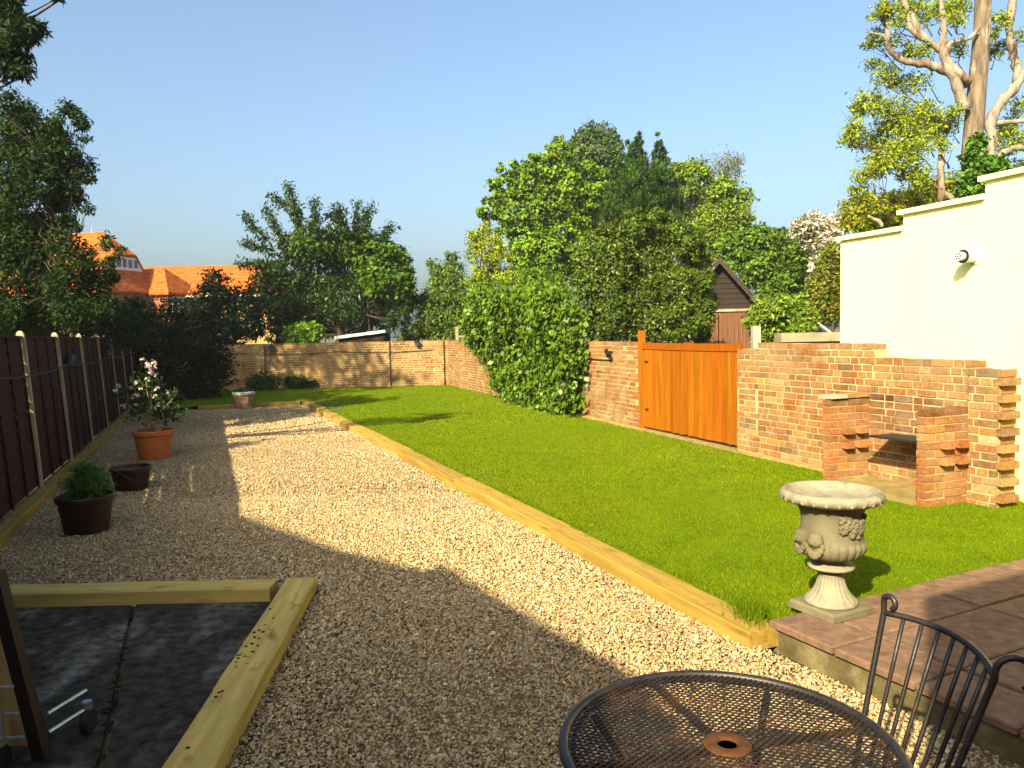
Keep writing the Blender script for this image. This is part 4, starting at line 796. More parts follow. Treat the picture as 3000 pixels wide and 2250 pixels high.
# ================================================================ stone urn
UC = (1.775, 4.30, 0.05)
urn = empty('stone_urn', UC, 'classical cast stone urn on a fluted foot at the patio corner', 'urn')
def sq(mb, c, h, z0, z1, top=None):
    top = top or h; a = math.atan2(E2[1], E2[0])
    def q(hh, z): return [np.array((c[0] + hh * (sx * math.cos(a) - sy * math.sin(a)), c[1] + hh * (sx * math.sin(a) + sy * math.cos(a)), z)) for sx, sy in ((-1, -1), (1, -1), (1, 1), (-1, 1))]
    mb.hexa(q(h, z0) + q(top, z1))
mb = MB(); sq(mb, UC, 0.158, 0.0525, 0.085); sq(mb, UC, 0.156, 0.0855, 0.1, 0.148); mb.build('square_plinth', 'cast_stone', urn)
fl = lambda a, i: 1 + 0.055 * (abs(math.sin(a * 10)) - 0.5) * (1 if 4 <= i <= 9 else 0)
foot = [(0.0, 0.05), (0.142, 0.05), (0.146, 0.062), (0.135, 0.075), (0.125, 0.082), (0.108, 0.10), (0.09, 0.125), (0.078, 0.155), (0.070, 0.185), (0.066, 0.205), (0.070, 0.212), (0.071, 0.222), (0.062, 0.23), (0.06, 0.24),
        (0.10, 0.245), (0.122, 0.252), (0.126, 0.262), (0.112, 0.272), (0.072, 0.28), (0.062, 0.295), (0.07, 0.31)]
mb = MB(); mb.lathe(foot, UC, 160, fl); mb.build('fluted_foot', 'pale_stone', urn, smooth=True)
def gad(a, i): return 1 + (0.05 * (abs(math.cos(a * 12)) ** 0.7 - 0.4) if 1 <= i <= 7 else 0)
bowl = [(0.065, 0.305), (0.11, 0.31), (0.15, 0.325), (0.168, 0.345), (0.178, 0.365), (0.183, 0.385), (0.18, 0.40), (0.174, 0.408), (0.172, 0.415), (0.169, 0.44), (0.164, 0.47), (0.161, 0.50), (0.161, 0.53), (0.165, 0.56), (0.172, 0.585), (0.184, 0.605), (0.20, 0.615)]
mb = MB(); mb.lathe(bowl, UC, 192, gad); mb.build('gadrooned_bowl', 'cast_stone', urn, smooth=True)
def egg(a, i): return 1 + (0.018 * (abs(math.sin(a * 13)) ** 0.5 - 0.5) if 2 <= i <= 5 else 0)
rim = [(0.185, 0.612), (0.225, 0.622), (0.252, 0.634), (0.268, 0.648), (0.274, 0.664), (0.272, 0.677), (0.267, 0.683), (0.262, 0.688), (0.254, 0.694), (0.244, 0.692), (0.237, 0.684), (0.225, 0.672), (0.205, 0.66), (0.15, 0.648), (0.08, 0.642), (0.0, 0.64)]
mb = MB(); mb.lathe(rim, UC, 208, egg)
for k in range(26):
    a = (k + 0.5) * 2 * math.pi / 26
    mb.ball((UC[0] + 0.262 * math.cos(a), UC[1] + 0.262 * math.sin(a), UC[2] + 0.652), 0.0145, 8, 6, squash=(1, 1, 1.1))
mb.build('egg_and_dart_rim', 'pale_stone', urn, smooth=True)
# a bearded pair of heads to the left and a garland of flowers and fruit to the right (front = towards the camera)
fa = math.atan2(-UC[1], -UC[0])
def onurn(a, r, z): return (UC[0] + r * math.cos(a), UC[1] + r * math.sin(a), UC[2] + z)
for a in (fa - 1.05, fa - 0.47):
    mb = MB(); c = onurn(a, 0.172, 0.435)
    mb.ball(c, 0.044, 24, 14, squash=(1, 1, 1.05), mod=lambda q, t: 1 + 0.05 * math.sin(t * 22))
    for k in range(16):
        b = k / 15 - 0.5; aa = a + b * 0.5; zz = 0.395 - 0.045 * (1 - (2 * b) ** 2) + 0.01 * (k % 2)
        mb.ball(onurn(aa, 0.19, zz), 0.014, 7, 5, squash=(1, 1, 1.4))
    for sx in (-1, 1):
        mb.ball(onurn(a + sx * 0.08, 0.211, 0.437), 0.007, 6, 4)
    mb.ball(onurn(a, 0.215, 0.425), 0.008, 6, 5, squash=(1, 1, 1.5))
    mb.build('bearded_head', 'cast_stone', urn, smooth=True)
mb = MB(); rg = np.random.default_rng(6)
for k in range(60):
    t = k / 59; a = fa + 0.28 + t * 1.0; z = 0.50 + 0.05 * (2 * t - 1) ** 2 + rg.normal() * 0.018; z += 0.0
    mb.ball(onurn(a, 0.172, z), rg.uniform(0.009, 0.02), 7, 5, squash=(1, 1, rg.uniform(0.7, 1.2)))
for a, z in ((fa + 0.36, 0.505), (fa + 0.75, 0.53), (fa + 1.05, 0.52)):
    for k in range(7):
        b = k * 0.9; mb.ball(onurn(a + 0.1 * math.cos(b), 0.176, z + 0.02 * math.sin(b)), 0.012, 7, 5)
mb.build('flower_garland', 'cast_stone', urn, smooth=True)

# ================================================================ round mesh table
TC = (0.515, 1.86, 0.62); TR = 0.405
tab = empty('mesh_table', (TC[0], TC[1], GZ), 'round black metal mesh garden table with rusty centre plate', 'table')
mb = MB(); n = 56; pts = [(TC[0] + TR * math.cos(a), TC[1] + TR * math.sin(a), TC[2]) for a in np.linspace(0, 2 * math.pi, n + 1)]
mb.tube(pts, 0.0135, 8, caps=False)
pts = [(TC[0] + (TR - 0.025) * math.cos(a), TC[1] + (TR - 0.025) * math.sin(a), TC[2] - 0.006) for a in np.linspace(0, 2 * math.pi, n + 1)]
mb.tube(pts, 0.006, 6, caps=False); mb.build('rim', 'iron', tab, smooth=True)
mb = MB(); R0 = TR - 0.01; sp = 0.0145; z = TC[2] + 0.003
for fam in (-1, 1):
    th = math.radians(12) + fam * math.radians(31); dx, dy = math.cos(th), math.sin(th); nx, ny = -dy, dx
    kmax = int(R0 / sp)
    for k in range(-kmax, kmax + 1):
        o_ = k * sp; hl = math.sqrt(max(0, R0 * R0 - o_ * o_))
        segs = [(-hl, hl)]
        if abs(o_) < 0.05:
            q = math.sqrt(0.05 ** 2 - o_ * o_); segs = [(-hl, -q), (q, hl)]
        for a, b in segs:
            if b - a < 0.01: continue
            p = np.array((TC[0] + nx * o_ + dx * a, TC[1] + ny * o_ + dy * a, z - 0.0012 + 0.0012 * fam)); w = 0.002
            mb.box(p - np.array((nx, ny, 0)) * w, np.array((dx, dy, 0)) * (b - a), np.array((nx, ny, 0)) * 2 * w, (0, 0, 0.0022))
mb.build('mesh_top', 'mesh_iron', tab)
for a in (math.radians(108), math.radians(288), math.radians(12), math.radians(192)):
    mb = MB(); c_, s_ = math.cos(a), math.sin(a); nx, ny = -s_, c_
    mb.box((TC[0] + c_ * 0.05 - nx * 0.011, TC[1] + s_ * 0.05 - ny * 0.011, TC[2] - 0.012), np.array((c_, s_, 0)) * (TR - 0.065), np.array((nx, ny, 0)) * 0.022, (0, 0, 0.009))
    mb.build('support_strap', 'iron' if abs(c_) < 0.5 else 'rust', tab)
mb = MB(); mb.lathe([(0.024, 0.002), (0.056, 0.002), (0.06, 0.005), (0.056, 0.009), (0.03, 0.010), (0.024, 0.007), (0.024, 0.002)], TC, 32)
mb.build('parasol_ring', 'rust', tab, smooth=True)
mb = MB()
for k in range(4):
    a = math.radians(57 + 90 * k); c_, s_ = math.cos(a), math.sin(a)
    P = [(TC[0] + c_ * r, TC[1] + s_ * r, z) for r, z in ((0.37, 0.605), (0.33, 0.56), (0.2, 0.40), (0.16, 0.30), (0.19, 0.16), (0.28, 0.0), (0.32, GZ + 0.005))]
    mb = MB(); mb.tube(P, 0.011, 8); mb.build('leg', 'iron', tab, smooth=True)
mb = MB(); mb.tube([(TC[0] + 0.165 * math.cos(a), TC[1] + 0.165 * math.sin(a), 0.30) for a in np.linspace(0, 2 * math.pi, 33)], 0.007, 6, caps=False); mb.build('leg_hoop', 'iron', tab, smooth=True)

# ================================================================ wrought iron chair
ch = empty('iron_chair', (0.86, 1.96, GZ), 'black wrought iron chair with barred curved back beside the table', 'chair')
TL = np.array((1.062, 2.20, 0.822)); TRt = np.array((1.157, 1.835, 0.792)); BL = np.array((0.965, 2.17, 0.36)); BRt = np.array((0.985, 1.83, 0.36))
bowd = np.array((0.06, 0.012, 0))
def backp(t, h):
    lo = BL + (BRt - BL) * t; hi = TL + (TRt - TL) * t
    return lo + (hi - lo) * h + bowd * 4 * t * (1 - t) * (0.6 + 0.4 * h) + np.array((0, 0, 0.012)) * 4 * t * (1 - t) * h
for t, sgn in ((0, 1), (1, -1)):
    mb = MB(); P = [backp(t, h) for h in (-0.02, 0.25, 0.5, 0.75, 1.0)]; e = P[-1]
    r_ = 0.032; dirn = np.array((0.75, 0.0, 0)) if t == 1 else np.array((0.45, -0.9, 0)) * 0.55
    dirn = np.array((0.92, -0.25, 0)) if t == 1 else np.array((0.35, -0.75, 0))
    dirn = dirn / np.linalg.norm(dirn); rad = 0.019 if t == 0 else 0.042; up = np.array((0, 0, 1.0))
    rise = 0.035 if t == 0 else 0.012
    P.append(e + up * rise)
    for a in np.linspace(0, math.pi * 1.35, 12)[1:]:
        P.append(e + up * rise + dirn * rad * (1 - math.cos(a)) + up * rad * math.sin(a))
    mb.tube(P, 0.0085, 8); mb.build('back_stile', 'iron', ch, smooth=True)
mb = MB(); mb.tube([backp(t, 1.0) for t in np.linspace(0, 1, 14)], 0.009, 8); mb.build('top_rail', 'iron', ch, smooth=True)
mb = MB(); mb.tube([backp(t, 0.10) for t in np.linspace(0, 1, 14)], 0.007, 8); mb.build('bottom_rail', 'iron', ch, smooth=True)
for k in range(1, 8):
    mb = MB(); t = k / 8; mb.tube([backp(t, h) for h in (0.10, 0.4, 0.7, 1.0)], 0.006, 8); mb.build('back_bar', 'iron', ch, smooth=True)
mb = MB(); sc = np.array((0.84, 1.98, 0.35)); mb.tube([sc + np.array((0.2 * math.cos(a), 0.2 * math.sin(a), 0)) for a in np.linspace(0, 2 * math.pi, 33)], 0.01, 8, caps=False); mb.build('seat_ring', 'iron', ch, smooth=True)
mb = MB()
for k in range(-7, 8):
    o_ = k * 0.026; h = math.sqrt(0.195 ** 2 - o_ * o_); mb.box(sc + np.array((-h, o_ - 0.004, -0.002)), (2 * h, 0, 0), (0, 0.008, 0), (0, 0, 0.004))
mb.build('seat_slats', 'iron', ch)
for lx, ly in ((0.70, 1.84), (0.70, 2.12), (0.965, 2.17), (0.985, 1.83)):
    back = lx > 0.9
    top = (BL if ly > 2 else BRt) if back else np.array((lx, ly, 0.35))
    mb = MB(); mb.tube([top, top + np.array((0.02 if back else -0.01, 0, -0.2)), top + np.array((0.07 if back else -0.03, 0, -0.36 - 0.085))], 0.009, 8); mb.build('leg', 'iron', ch, smooth=True)

# ================================================================ pots and potted plants
def pot_mesh(c, r, h, rim=True, n=40, taper=0.76, octo=False):
    mb = MB(); c = (c[0], c[1], GZ + 0.004)
    prof = [(0.0, 0.0), (r * taper * 0.98, 0.0), (r * taper, 0.01), (r * 0.93, h * 0.80)]
    prof += [(r * 0.94, h * 0.82), (r * 1.0, h * 0.84), (r * 1.02, h * 0.97), (r * 1.0, h), (r * 0.93, h), (r * 0.90, h * 0.86), (0.0, h * 0.84)] if rim else [(r, h), (r * 0.93, h), (r * 0.9, h * 0.85), (0, h * 0.84)]
    mb.lathe(prof, c, 8 if octo else n); return mb
def potsoil(c, r, h, parent):
    mb = MB(); mb.lathe([(r * 0.895, h * 0.855), (0.0, h * 0.88)], (c[0], c[1], GZ + 0.004), 20); mb.build('soil', 'soil', parent)

c1 = (-3.95, 7.08); p = empty('potted_shrub', (*c1, GZ), 'dark glazed pot with a feathery green shrub nearest the camera', 'potted plant', 'pots along the fence')
pot_mesh(c1, 0.245, 0.33).build('pot', 'brown_pot', p, smooth=False); potsoil(c1, 0.245, 0.33, p)
rng = np.random.default_rng(31)
crown('foliage', rng, [(c1[0] + 0.03, c1[1], 0.34, 0.14), (c1[0] - 0.08, c1[1], 0.32, 0.11), (c1[0] + 0.12, c1[1] - 0.02, 0.33, 0.12), (c1[0] + 0.05, c1[1], 0.43, 0.10), (c1[0] - 0.04, c1[1] + 0.05, 0.40, 0.11), (c1[0] + 0.17, c1[1] - 0.06, 0.27, 0.08)],
      4200, 0.05, 0.16, (0.07, 0.15, 0.03), parent=p, clump=0.35, droop=-0.4, dirs=(0, 0, 0.7))
c2 = (-4.48, 9.02); p = empty('plant_pot', (*c2, GZ), 'empty dark brown pot on the gravel, second along the fence', 'pot', 'pots along the fence')
pot_mesh(c2, 0.225, 0.27).build('pot', 'brown_pot', p); potsoil(c2, 0.225, 0.27, p)
c3 = (-5.3, 11.4); p = empty('potted_rose', (*c3, GZ), 'orange terracotta pot holding a straggly rose with pale pink flowers', 'potted plant', 'pots along the fence')
pot_mesh(c3, 0.285, 0.42).build('pot', 'terracotta', p); potsoil(c3, 0.285, 0.42, p)
rng = np.random.default_rng(32)
rb = [(c3[0] + x, c3[1] + y, z, r) for x, y, z, r in ((-0.25, 0.05, 0.78, 0.2), (0.0, 0, 0.85, 0.22), (0.22, 0.05, 0.75, 0.2), (-0.05, -0.05, 1.08, 0.15), (0.02, 0, 1.28, 0.07), (0.35, 0, 0.85, 0.1), (-0.42, 0, 0.92, 0.1), (0.1, 0, 0.6, 0.17), (-0.15, 0, 0.6, 0.15), (0.28, 0.02, 0.6, 0.12))]
crown('foliage', rng, rb, 1500, 0.055, 0.55, (0.035, 0.065, 0.02), parent=p, clump=0.5)
mb = MB()
for b in rb: mb.tube(limb_points((c3[0] + rng.normal() * 0.08, c3[1], 0.26), b[:3], rng, 5, 0.15), [0.012, 0.011, 0.009, 0.008, 0.006, 0.004], 6)
mb.build('stems', 'post_timber', p, smooth=True)
fp = []
for i in range(34):
    b = rb[rng.integers(0, 7)]; d = unit(rng.normal(size=(1, 3)))[0]; d[1] = -abs(d[1]); fp.append(np.array(b[:3]) + d * b[3] * 1.0)
fp += [np.array((c3[0] - 0.08, c3[1] - 0.05, 1.38)), np.array((c3[0] + 0.02, c3[1] - 0.05, 1.24)), np.array((c3[0] + 0.06, c3[1] - 0.06, 1.16)), np.array((c3[0], c3[1] - 0.1, 1.1))]
for q in fp:
    k = 12; a = np.linspace(0, 6.283, k, endpoint=False); s = rng.uniform(0.025, 0.042)
    nr = np.column_stack([np.cos(a), np.sin(a), np.full(k, 0.9)]) ; v, f, c = leaves(rng, q[None] + 0.2 * s * rng.normal(size=(k, 3)), nr, s, 0.95, (0.72, 0.55, 0.5) if rng.random() < 0.7 else (0.75, 0.68, 0.45), 0.06, 0, np.column_stack([np.cos(a), np.sin(a), np.full(k, 0.4)]), 0.03)
    link('flower', v, f, 'petal', p, c)
c4 = (-7.75, 17.3); p = empty('potted_shrub', (*c4, GZ), 'black pot half hidden behind the rose, farthest along the fence', 'potted plant', 'pots along the fence')
pot_mesh(c4, 0.24, 0.36).build('pot', 'rubber', p); potsoil(c4, 0.24, 0.36, p)
crown('foliage', rng, [(c4[0], c4[1], 0.45, 0.22), (c4[0] + 0.12, c4[1], 0.36, 0.16), (c4[0] - 0.12, c4[1], 0.4, 0.16)], 1200, 0.07, 0.4, (0.03, 0.05, 0.02), parent=p)
c5 = (-6.66, 19.25); p = empty('octagonal_planter', (*c5, GZ), 'worn octagonal terracotta planter with whitened rim at the far gravel edge', 'planter')
pot_mesh(c5, 0.27, 0.40, octo=True, taper=0.62).build('pot', 'worn_pot', p)
mb = MB(); mb.lathe([(0.262, 0.352), (0.288, 0.356), (0.288, 0.408), (0.25, 0.412)], (c5[0], c5[1], GZ), 8); mb.build('rim', 'lime_rim', p)
potsoil(c5, 0.27, 0.4, p)
crown('foliage', rng, [(c5[0] - 0.15, c5[1], 0.38, 0.08), (c5[0] + 0.0, c5[1], 0.34, 0.07)], 260, 0.07, 0.4, (0.06, 0.12, 0.02), parent=p)

# ================================================================ trolley at the left frame edge
tr = empty('wheeled_trolley', (-2.3, 3.1, GZ), 'dark wooden trolley on castors at the left edge, pale panel inside', 'trolley')
for a, b in (((-1.965, 3.10, -0.06), (-2.085, 3.06, 0.74)), ((-2.62, 3.14, -0.06), (-2.74, 3.10, 0.74))):
    a = np.array(a); b = np.array(b); mb = MB(); w = 0.026
    mb.hexa([a + (-w, -w, 0), a + (w, -w, 0), a + (w, w, 0), a + (-w, w, 0), b + (-w, -w, 0), b + (w, -w, 0), b + (w, w, 0), b + (-w, w, 0)]); mb.build('leg', 'darkwood', tr)
mb = MB(); mb.hexa([np.array(v) for v in ((-2.60, 3.13, -0.02), (-2.03, 3.13, -0.02), (-2.03, 3.17, -0.02), (-2.60, 3.17, -0.02), (-2.70, 3.11, 0.60), (-2.11, 3.11, 0.60), (-2.11, 3.15, 0.60), (-2.70, 3.15, 0.60))]); mb.build('side_panel', 'post_timber', tr)
mb = MB()
for z in (0.06, 0.16, 0.27): mb.tube([(-2.7, 3.05, z - 0.02), (-1.99 - 0.15 * z, 3.05, z)], 0.006, 6)
mb.tube([(-2.09, 3.03, -0.04), (-2.09, 3.03, 0.2)], 0.014, 8)
mb.build('wire_rail', 'steel', tr)
for z0 in (0.02, 0.10):
    mb = MB(); mb.tube([(-1.97, 3.16, z0), (-1.90, 3.33, z0 + 0.02)], 0.008, 6); mb.build('castor_bracket', 'steel', tr)
for c in ((-1.90, 3.33), (-2.09, 3.03), (-2.64, 3.36), (-2.72, 3.05)):
    cs = MB().lathe([(0.0, -0.015), (0.05, -0.015), (0.057, -0.006), (0.057, 0.006), (0.05, 0.015), (0.0, 0.015)], (0, 0, 0), 20)
    cs.V = [(c[0] + v[2], c[1] + v[0] * 0.95, GZ + 0.07 + v[1]) for v in cs.V]
    w_ = cs.build('castor', 'rubber', tr)
    MB().tube([(c[0], c[1], GZ + 0.125), (c[0], c[1], GZ + 0.16)], 0.022, 8).build('swivel', 'steel', w_)
# small weeds and dirt on the long sleeper
mb = MB(); rg = np.random.default_rng(77)
for k in range(45):
    t = abs(rg.normal()) * 0.3; y = 3.95 + rg.normal() * 0.45; x = -1.40 + rg.normal() * 0.035 - (y - 3.7) * 0.086
    mb.ball((x, y, 0.016), rg.uniform(0.003, 0.009), 6, 4, squash=(1.3, 1, 0.5))
o = mb.build('dirt_crumbs', 'soil'); o['kind'] = 'stuff'; tag(o, 'dark crumbs of dirt scattered on the foreground sleeper', 'dirt')

# ================================================================ houses beyond the fence
HA = np.array((0.954, -0.30)); HB = np.array((-0.30, -0.954))          # along the ridge, and towards the garden
def frame(o):
    return lambda a, b, z: np.array((o[0] + HA[0] * a + HB[0] * b, o[1] + HA[1] * a + HB[1] * b, z))
H = frame((-22.1, 45.0))
h1 = empty('brick_house', (-24, 46, -0.14), 'brick house with half hipped orange tile roof and white gable windows', 'house')
mb = MB(); mb.hexa([H(a, b, z) for z in (-0.14, 4.55) for a, b in ((-9, 1.9), (0.4, 1.9), (0.4, -3.5), (-9, -3.5))]); mb.build('wall', 'house_brick', h1)
mb = MB()
T = 0.12
for P in ([H(-9, 2.35, 4.3), H(0.12, 2.35, 4.3), H(0.12, 0.82, 6.5), H(-1.4, 0, 7.85), H(-9, 0, 7.85)], [H(-1.4, 0, 7.85), H(0.12, 0.82, 6.5), H(0.12, -0.82, 6.5)],
          [H(0.12, -2.35, 4.3), H(-9, -2.35, 4.3), H(-9, 0, 7.85), H(-1.4, 0, 7.85), H(0.12, -0.82, 6.5)]): mb.slab(P, (0, 0, T))
mb.build('roof', 'roof_tile', h1)
mb = MB()
for P in ([H(-0.0, 1.5, 5.66), H(-0.0, -1.7, 5.66), H(0.6, -2.6, 4.35), H(0.6, 2.2, 4.35)],): mb.slab(P, (0, 0, T))
mb.slab([H(0.0, 1.5, 5.66), H(0.6, 2.2, 4.35), H(0.12, 2.45, 4.3)], (0, 0, T))
mb.build('skirt_roof', 'roof_tile', h1)
mb = MB(); mb.slab([H(-0.02, 1.42, 5.64), H(-0.02, -1.42, 5.64), H(-0.02, -0.82, 6.46), H(-0.02, 0.82, 6.46)], (HA[0] * 0.06, HA[1] * 0.06, 0)); gb = mb.build('gable', 'white_paint', h1)
for k in range(5):
    b0 = 0.98 - k * 0.42; mb = MB(); mb.box(H(0.045, b0, 5.86), np.array((-HB[0], -HB[1], 0)) * 0.24, np.array((HA[0], HA[1], 0)) * 0.03, (0, 0, 0.44)); mb.build('window', 'glass', h1)
def house_window(o, right, out, w, h, parent, nb=2):
    """white casement: frame with panes; o lower left corner"""
    o = np.array(o); right = np.array((*right, 0)); out = np.array((*out, 0))
    mb = MB(); f = 0.08; mb.box(o, right * w, out * 0.06, (0, 0, f)); mb.box(o + (0, 0, h - f), right * w, out * 0.06, (0, 0, f))
    for k in range(nb + 1): mb.box(o + right * (k * (w - f) / nb) + np.array((0, 0, f)), right * f, out * 0.055, (0, 0, h - 2 * f))
    mb.box(o - right * 0.08 - (0, 0, 0.07), right * (w + 0.16), out * 0.14, (0, 0, 0.068))
    fr_ = mb.build('window', 'white_paint', parent)
    mb = MB(); mb.box(o + right * f * 0.5 + np.array((0, 0, f * 0.5)), right * (w - f), out * 0.025, (0, 0, h - f)); mb.build('pane', 'glass', fr_)
house_window(H(-1.35, 1.902, 3.3), HA, HB, 1.25, 0.95, h1, 3); house_window(H(-4.2, 1.902, 3.2), HA, HB, 1.2, 1.0, h1, 2)
house_window(H(-3.0, 1.902, 0.9), HA, HB, 1.2, 1.2, h1, 2); house_window(H(-6.4, 1.902, 3.2), HA, HB, 1.2, 1.0, h1, 2)
mb = MB(); mb.tube([H(-2.2, 0, 7.9), H(-2.2, 0, 8.3)], 0.02, 6); mb.tube([H(-2.2, 0, 8.25), H(-1.2, -0.5, 8.2)], 0.012, 5)
for k in range(5): q = H(-2.1 + 0.2 * k, -0.05 - 0.1 * k, 8.25 - 0.01 * k); mb.tube([q - (0.1, 0.25, 0), q + (0.1, 0.25, 0)], 0.008, 5)
mb.build('aerial', 'steel', h1)

h2 = empty('brick_house', (-18, 49, -0.14), 'long low orange tiled house with yellow brick wall right of the gabled one', 'house')
mb = MB(); mb.hexa([np.array((x, y, z)) for z in (-0.14, 4.3) for x, y in ((-23.2, 47.3), (-14.3, 47.3), (-14.3, 53), (-23.2, 53))]); mb.build('wall', 'yellow_brick', h2)
mb = MB(); mb.slab([(-23.6, 46.9, 4.25), (-14.0, 46.9, 4.25), (-14.6, 50, 6.2), (-23.6, 50, 6.2)], (0, 0, T)); mb.slab([(-14.0, 53.1, 4.25), (-23.6, 53.1, 4.25), (-23.6, 50, 6.2), (-14.6, 50, 6.2)], (0, 0, T)); mb.slab([(-14.0, 46.9, 4.25), (-14.0, 53.1, 4.25), (-14.6, 50, 6.2)], (0, 0, T))
mb.build('roof', 'roof_tile', h2)
mb = MB(); mb.box((-23.6, 46.82, 4.16), (9.6, 0, 0), (0, 0.08, 0), (0, 0, 0.1)); mb.build('gutter', 'white_paint', h2)
Bf = frame((-19.85, 45.45))
mb = MB(); mb.hexa([Bf(a, b, z) for z in (-0.14, 4.3) for a, b in ((-4, -0.25), (-0.25, -0.25), (-0.25, -3.6), (-4, -3.6))]); bay = mb.build('bay_wall', 'house_brick', h2)
mb = MB(); mb.slab([Bf(-4, 0, 4.28), Bf(0, 0, 4.28), Bf(-1.0, -0.9, 5.8), Bf(-4, -0.9, 5.8)], (0, 0, T)); mb.slab([Bf(0, 0, 4.28), Bf(0, -3.4, 4.28), Bf(-1.0, -0.9, 5.8)], (0, 0, T)); mb.slab([Bf(0, -3.4, 4.28), Bf(-4, -3.4, 4.28), Bf(-4, -0.9, 5.8), Bf(-1.0, -0.9, 5.8)], (0, 0, T))
mb.build('bay_roof', 'roof_tile', h2)
q = Bf(-0.248, -0.5, 3.35); house_window(q, -HB, HA, 1.9, 0.85, h2, 4)

# ================================================================ timber shed behind the oak
sd = empty('timber_shed', (5.9, 22.5, -0.14), 'dark boarded gabled shed with brown plank doors behind the wall', 'shed')
sa = math.radians(-8); su = np.array((math.cos(sa), math.sin(sa))); sv = np.array((-su[1], su[0]))
def S(a, b, z): p = np.array((5.86, 22.0)) + su * a + sv * b; return np.array((p[0], p[1], z))
mb = MB()
for P, q in (([S(-1.0, 0, -0.14), S(-1.0, 4, -0.14), S(-1.0, 4, 2.3), S(-1.0, 0, 2.3)], (-0.05, 0)), ([S(1.0, 0, -0.14), S(1.0, 4, -0.14), S(1.0, 4, 2.3), S(1.0, 0, 2.3)], (0.05, 0))): mb.slab(P, (q[0], q[1], 0))
mb.slab([S(-1.0, 4, -0.14), S(1.0, 4, -0.14), S(1.0, 4, 2.3), S(0, 4, 3.5), S(-1, 4, 2.3)], (0, 0.05, 0)); mb.build('wall', 'shed_dark', sd)
mb = MB(); nb = 9
for i in range(nb):
    z0 = 2.2 + i * 0.145; z1 = z0 + 0.155; h0 = (3.5 - z0) / 1.2; h1_ = max(0.02, (3.5 - z1) / 1.2)
    if h0 < 0.03: break
    mb.hexa([S(-h0, -0.03, z0), S(h0, -0.03, z0), S(h0, 0.0, z0), S(-h0, 0.0, z0), S(-h1_, -0.01, z1), S(h1_, -0.01, z1), S(h1_, 0.0, z1), S(-h1_, 0.0, z1)])
mb.build('gable_boards', 'shed_dark', sd)
mb = MB(); mb.box(S(-1.03, -0.06, 2.13), np.array((*su, 0)) * 2.06, np.array((*sv, 0)) * 0.06, (0, 0, 0.075)); mb.build('beam', 'coping_stone', sd)
for a0 in (-0.98, 0.01):
    mb = MB(); k = 9
    for i in range(k): mb.box(S(a0 + i * 0.97 / k + 0.002, -0.02 - 0.004 * (i % 2), -0.1), np.array((*su, 0)) * (0.97 / k - 0.005), np.array((*sv, 0)) * 0.025, (0, 0, 2.2))
    mb.build('door', 'shed_brown', sd)
mb = MB()
for sg in (-1, 1):
    P = [S(sg * 1.22, -0.3, 2.1), S(sg * 1.22, 4.2, 2.1), S(0, 4.2, 3.56), S(0, -0.3, 3.56)]
    mb.slab(P if sg > 0 else P[::-1], (0, 0, 0.05))
mb.build('roof', 'felt', sd)
for sg in (-1, 1):
    mb = MB(); mb.slab([S(sg * 1.25, -0.34, 1.98), S(0, -0.34, 3.46), S(0, -0.34, 3.64), S(sg * 1.25, -0.34, 2.16)], np.array((*sv, 0)) * 0.05); mb.build('bargeboard', 'bark_verge', sd)

# ---------------------------------------------------------------- odds and ends beyond the walls
nw = empty('garden_wall', (5.0, 12.3, -0.14), 'low neighbouring wall with pale stone coping left of the white building', 'wall')
mb = MB(); mb.box((4.3, 12.3, -0.14), (2.6, 0.2, 0), (0, 0.22, 0), (0, 0, 1.56)); mb.build('wall', 'yellow_brick', nw)
mb = MB(); mb.box((4.25, 12.24, 1.422), (2.7, 0.2, 0), (0, 0.34, 0), (0, 0, 0.14)); mb.build('coping', 'coping_stone', nw)
gh = empty('greenhouse', (6.0, 15.6, -0.14), 'small glazed lean-to roof showing beside the round bush', 'greenhouse')
mb = MB()
for a in (0.0, 0.55, 1.1): mb.tube([(5.35 + a * 0.0, 15.0 + a, 2.15), (6.2, 15.0 + a, 1.5)], 0.02, 6); mb.tube([(6.2, 15.0 + a, 1.5), (6.2, 15.0 + a, -0.14)], 0.02, 6); mb.tube([(5.35, 15.0 + a, 2.15), (5.35, 15.0 + a, -0.14)], 0.02, 6)
mb.tube([(5.35, 15, 2.15), (5.35, 16.1, 2.15)], 0.02, 6); mb.tube([(6.2, 15, 1.5), (6.2, 16.1, 1.5)], 0.02, 6); mb.build('frame', 'white_paint', gh)
mb = MB(); mb.slab([(5.36, 15.02, 2.14), (5.36, 16.08, 2.14), (6.19, 16.08, 1.505), (6.19, 15.02, 1.505)], (0, 0, 0.006)); mb.build('glass_roof', 'glass', gh)
mb = MB(); mb.slab([(5.37, 15.0, -0.1), (6.18, 15.0, -0.1), (6.18, 15.0, 1.5), (5.37, 15.0, 2.12)], (0, 0.006, 0)); mb.build('glass_end', 'glass', gh)
ws = empty('low_shed', (-5.2, 27.6, -0.14), 'low shed behind the far wall with a sloping white roof edge', 'shed')
mb = MB(); mb.hexa([np.array(v) for v in ((-6.0, 27.1, -0.14), (-4.4, 27.1, -0.14), (-4.4, 28.4, -0.14), (-6.0, 28.4, -0.14), (-6.0, 27.1, 1.55), (-4.4, 27.1, 1.75), (-4.4, 28.4, 1.75), (-6.0, 28.4, 1.55))]); mb.build('wall', 'shed_dark', ws)
mb = MB(); mb.hexa([np.array(v) for v in ((-6.1, 26.95, 1.56), (-4.35, 26.95, 1.755), (-4.35, 28.5, 1.755), (-6.1, 28.5, 1.56), (-6.1, 26.95, 1.66), (-4.35, 26.95, 1.85), (-4.35, 28.5, 1.85), (-6.1, 28.5, 1.66))]); mb.build('roof', 'white_paint', ws)
tl = empty('trellis', (-1.6, 26.0, -0.14), 'small timber trellis post behind the corner of the brick walls', 'trellis')
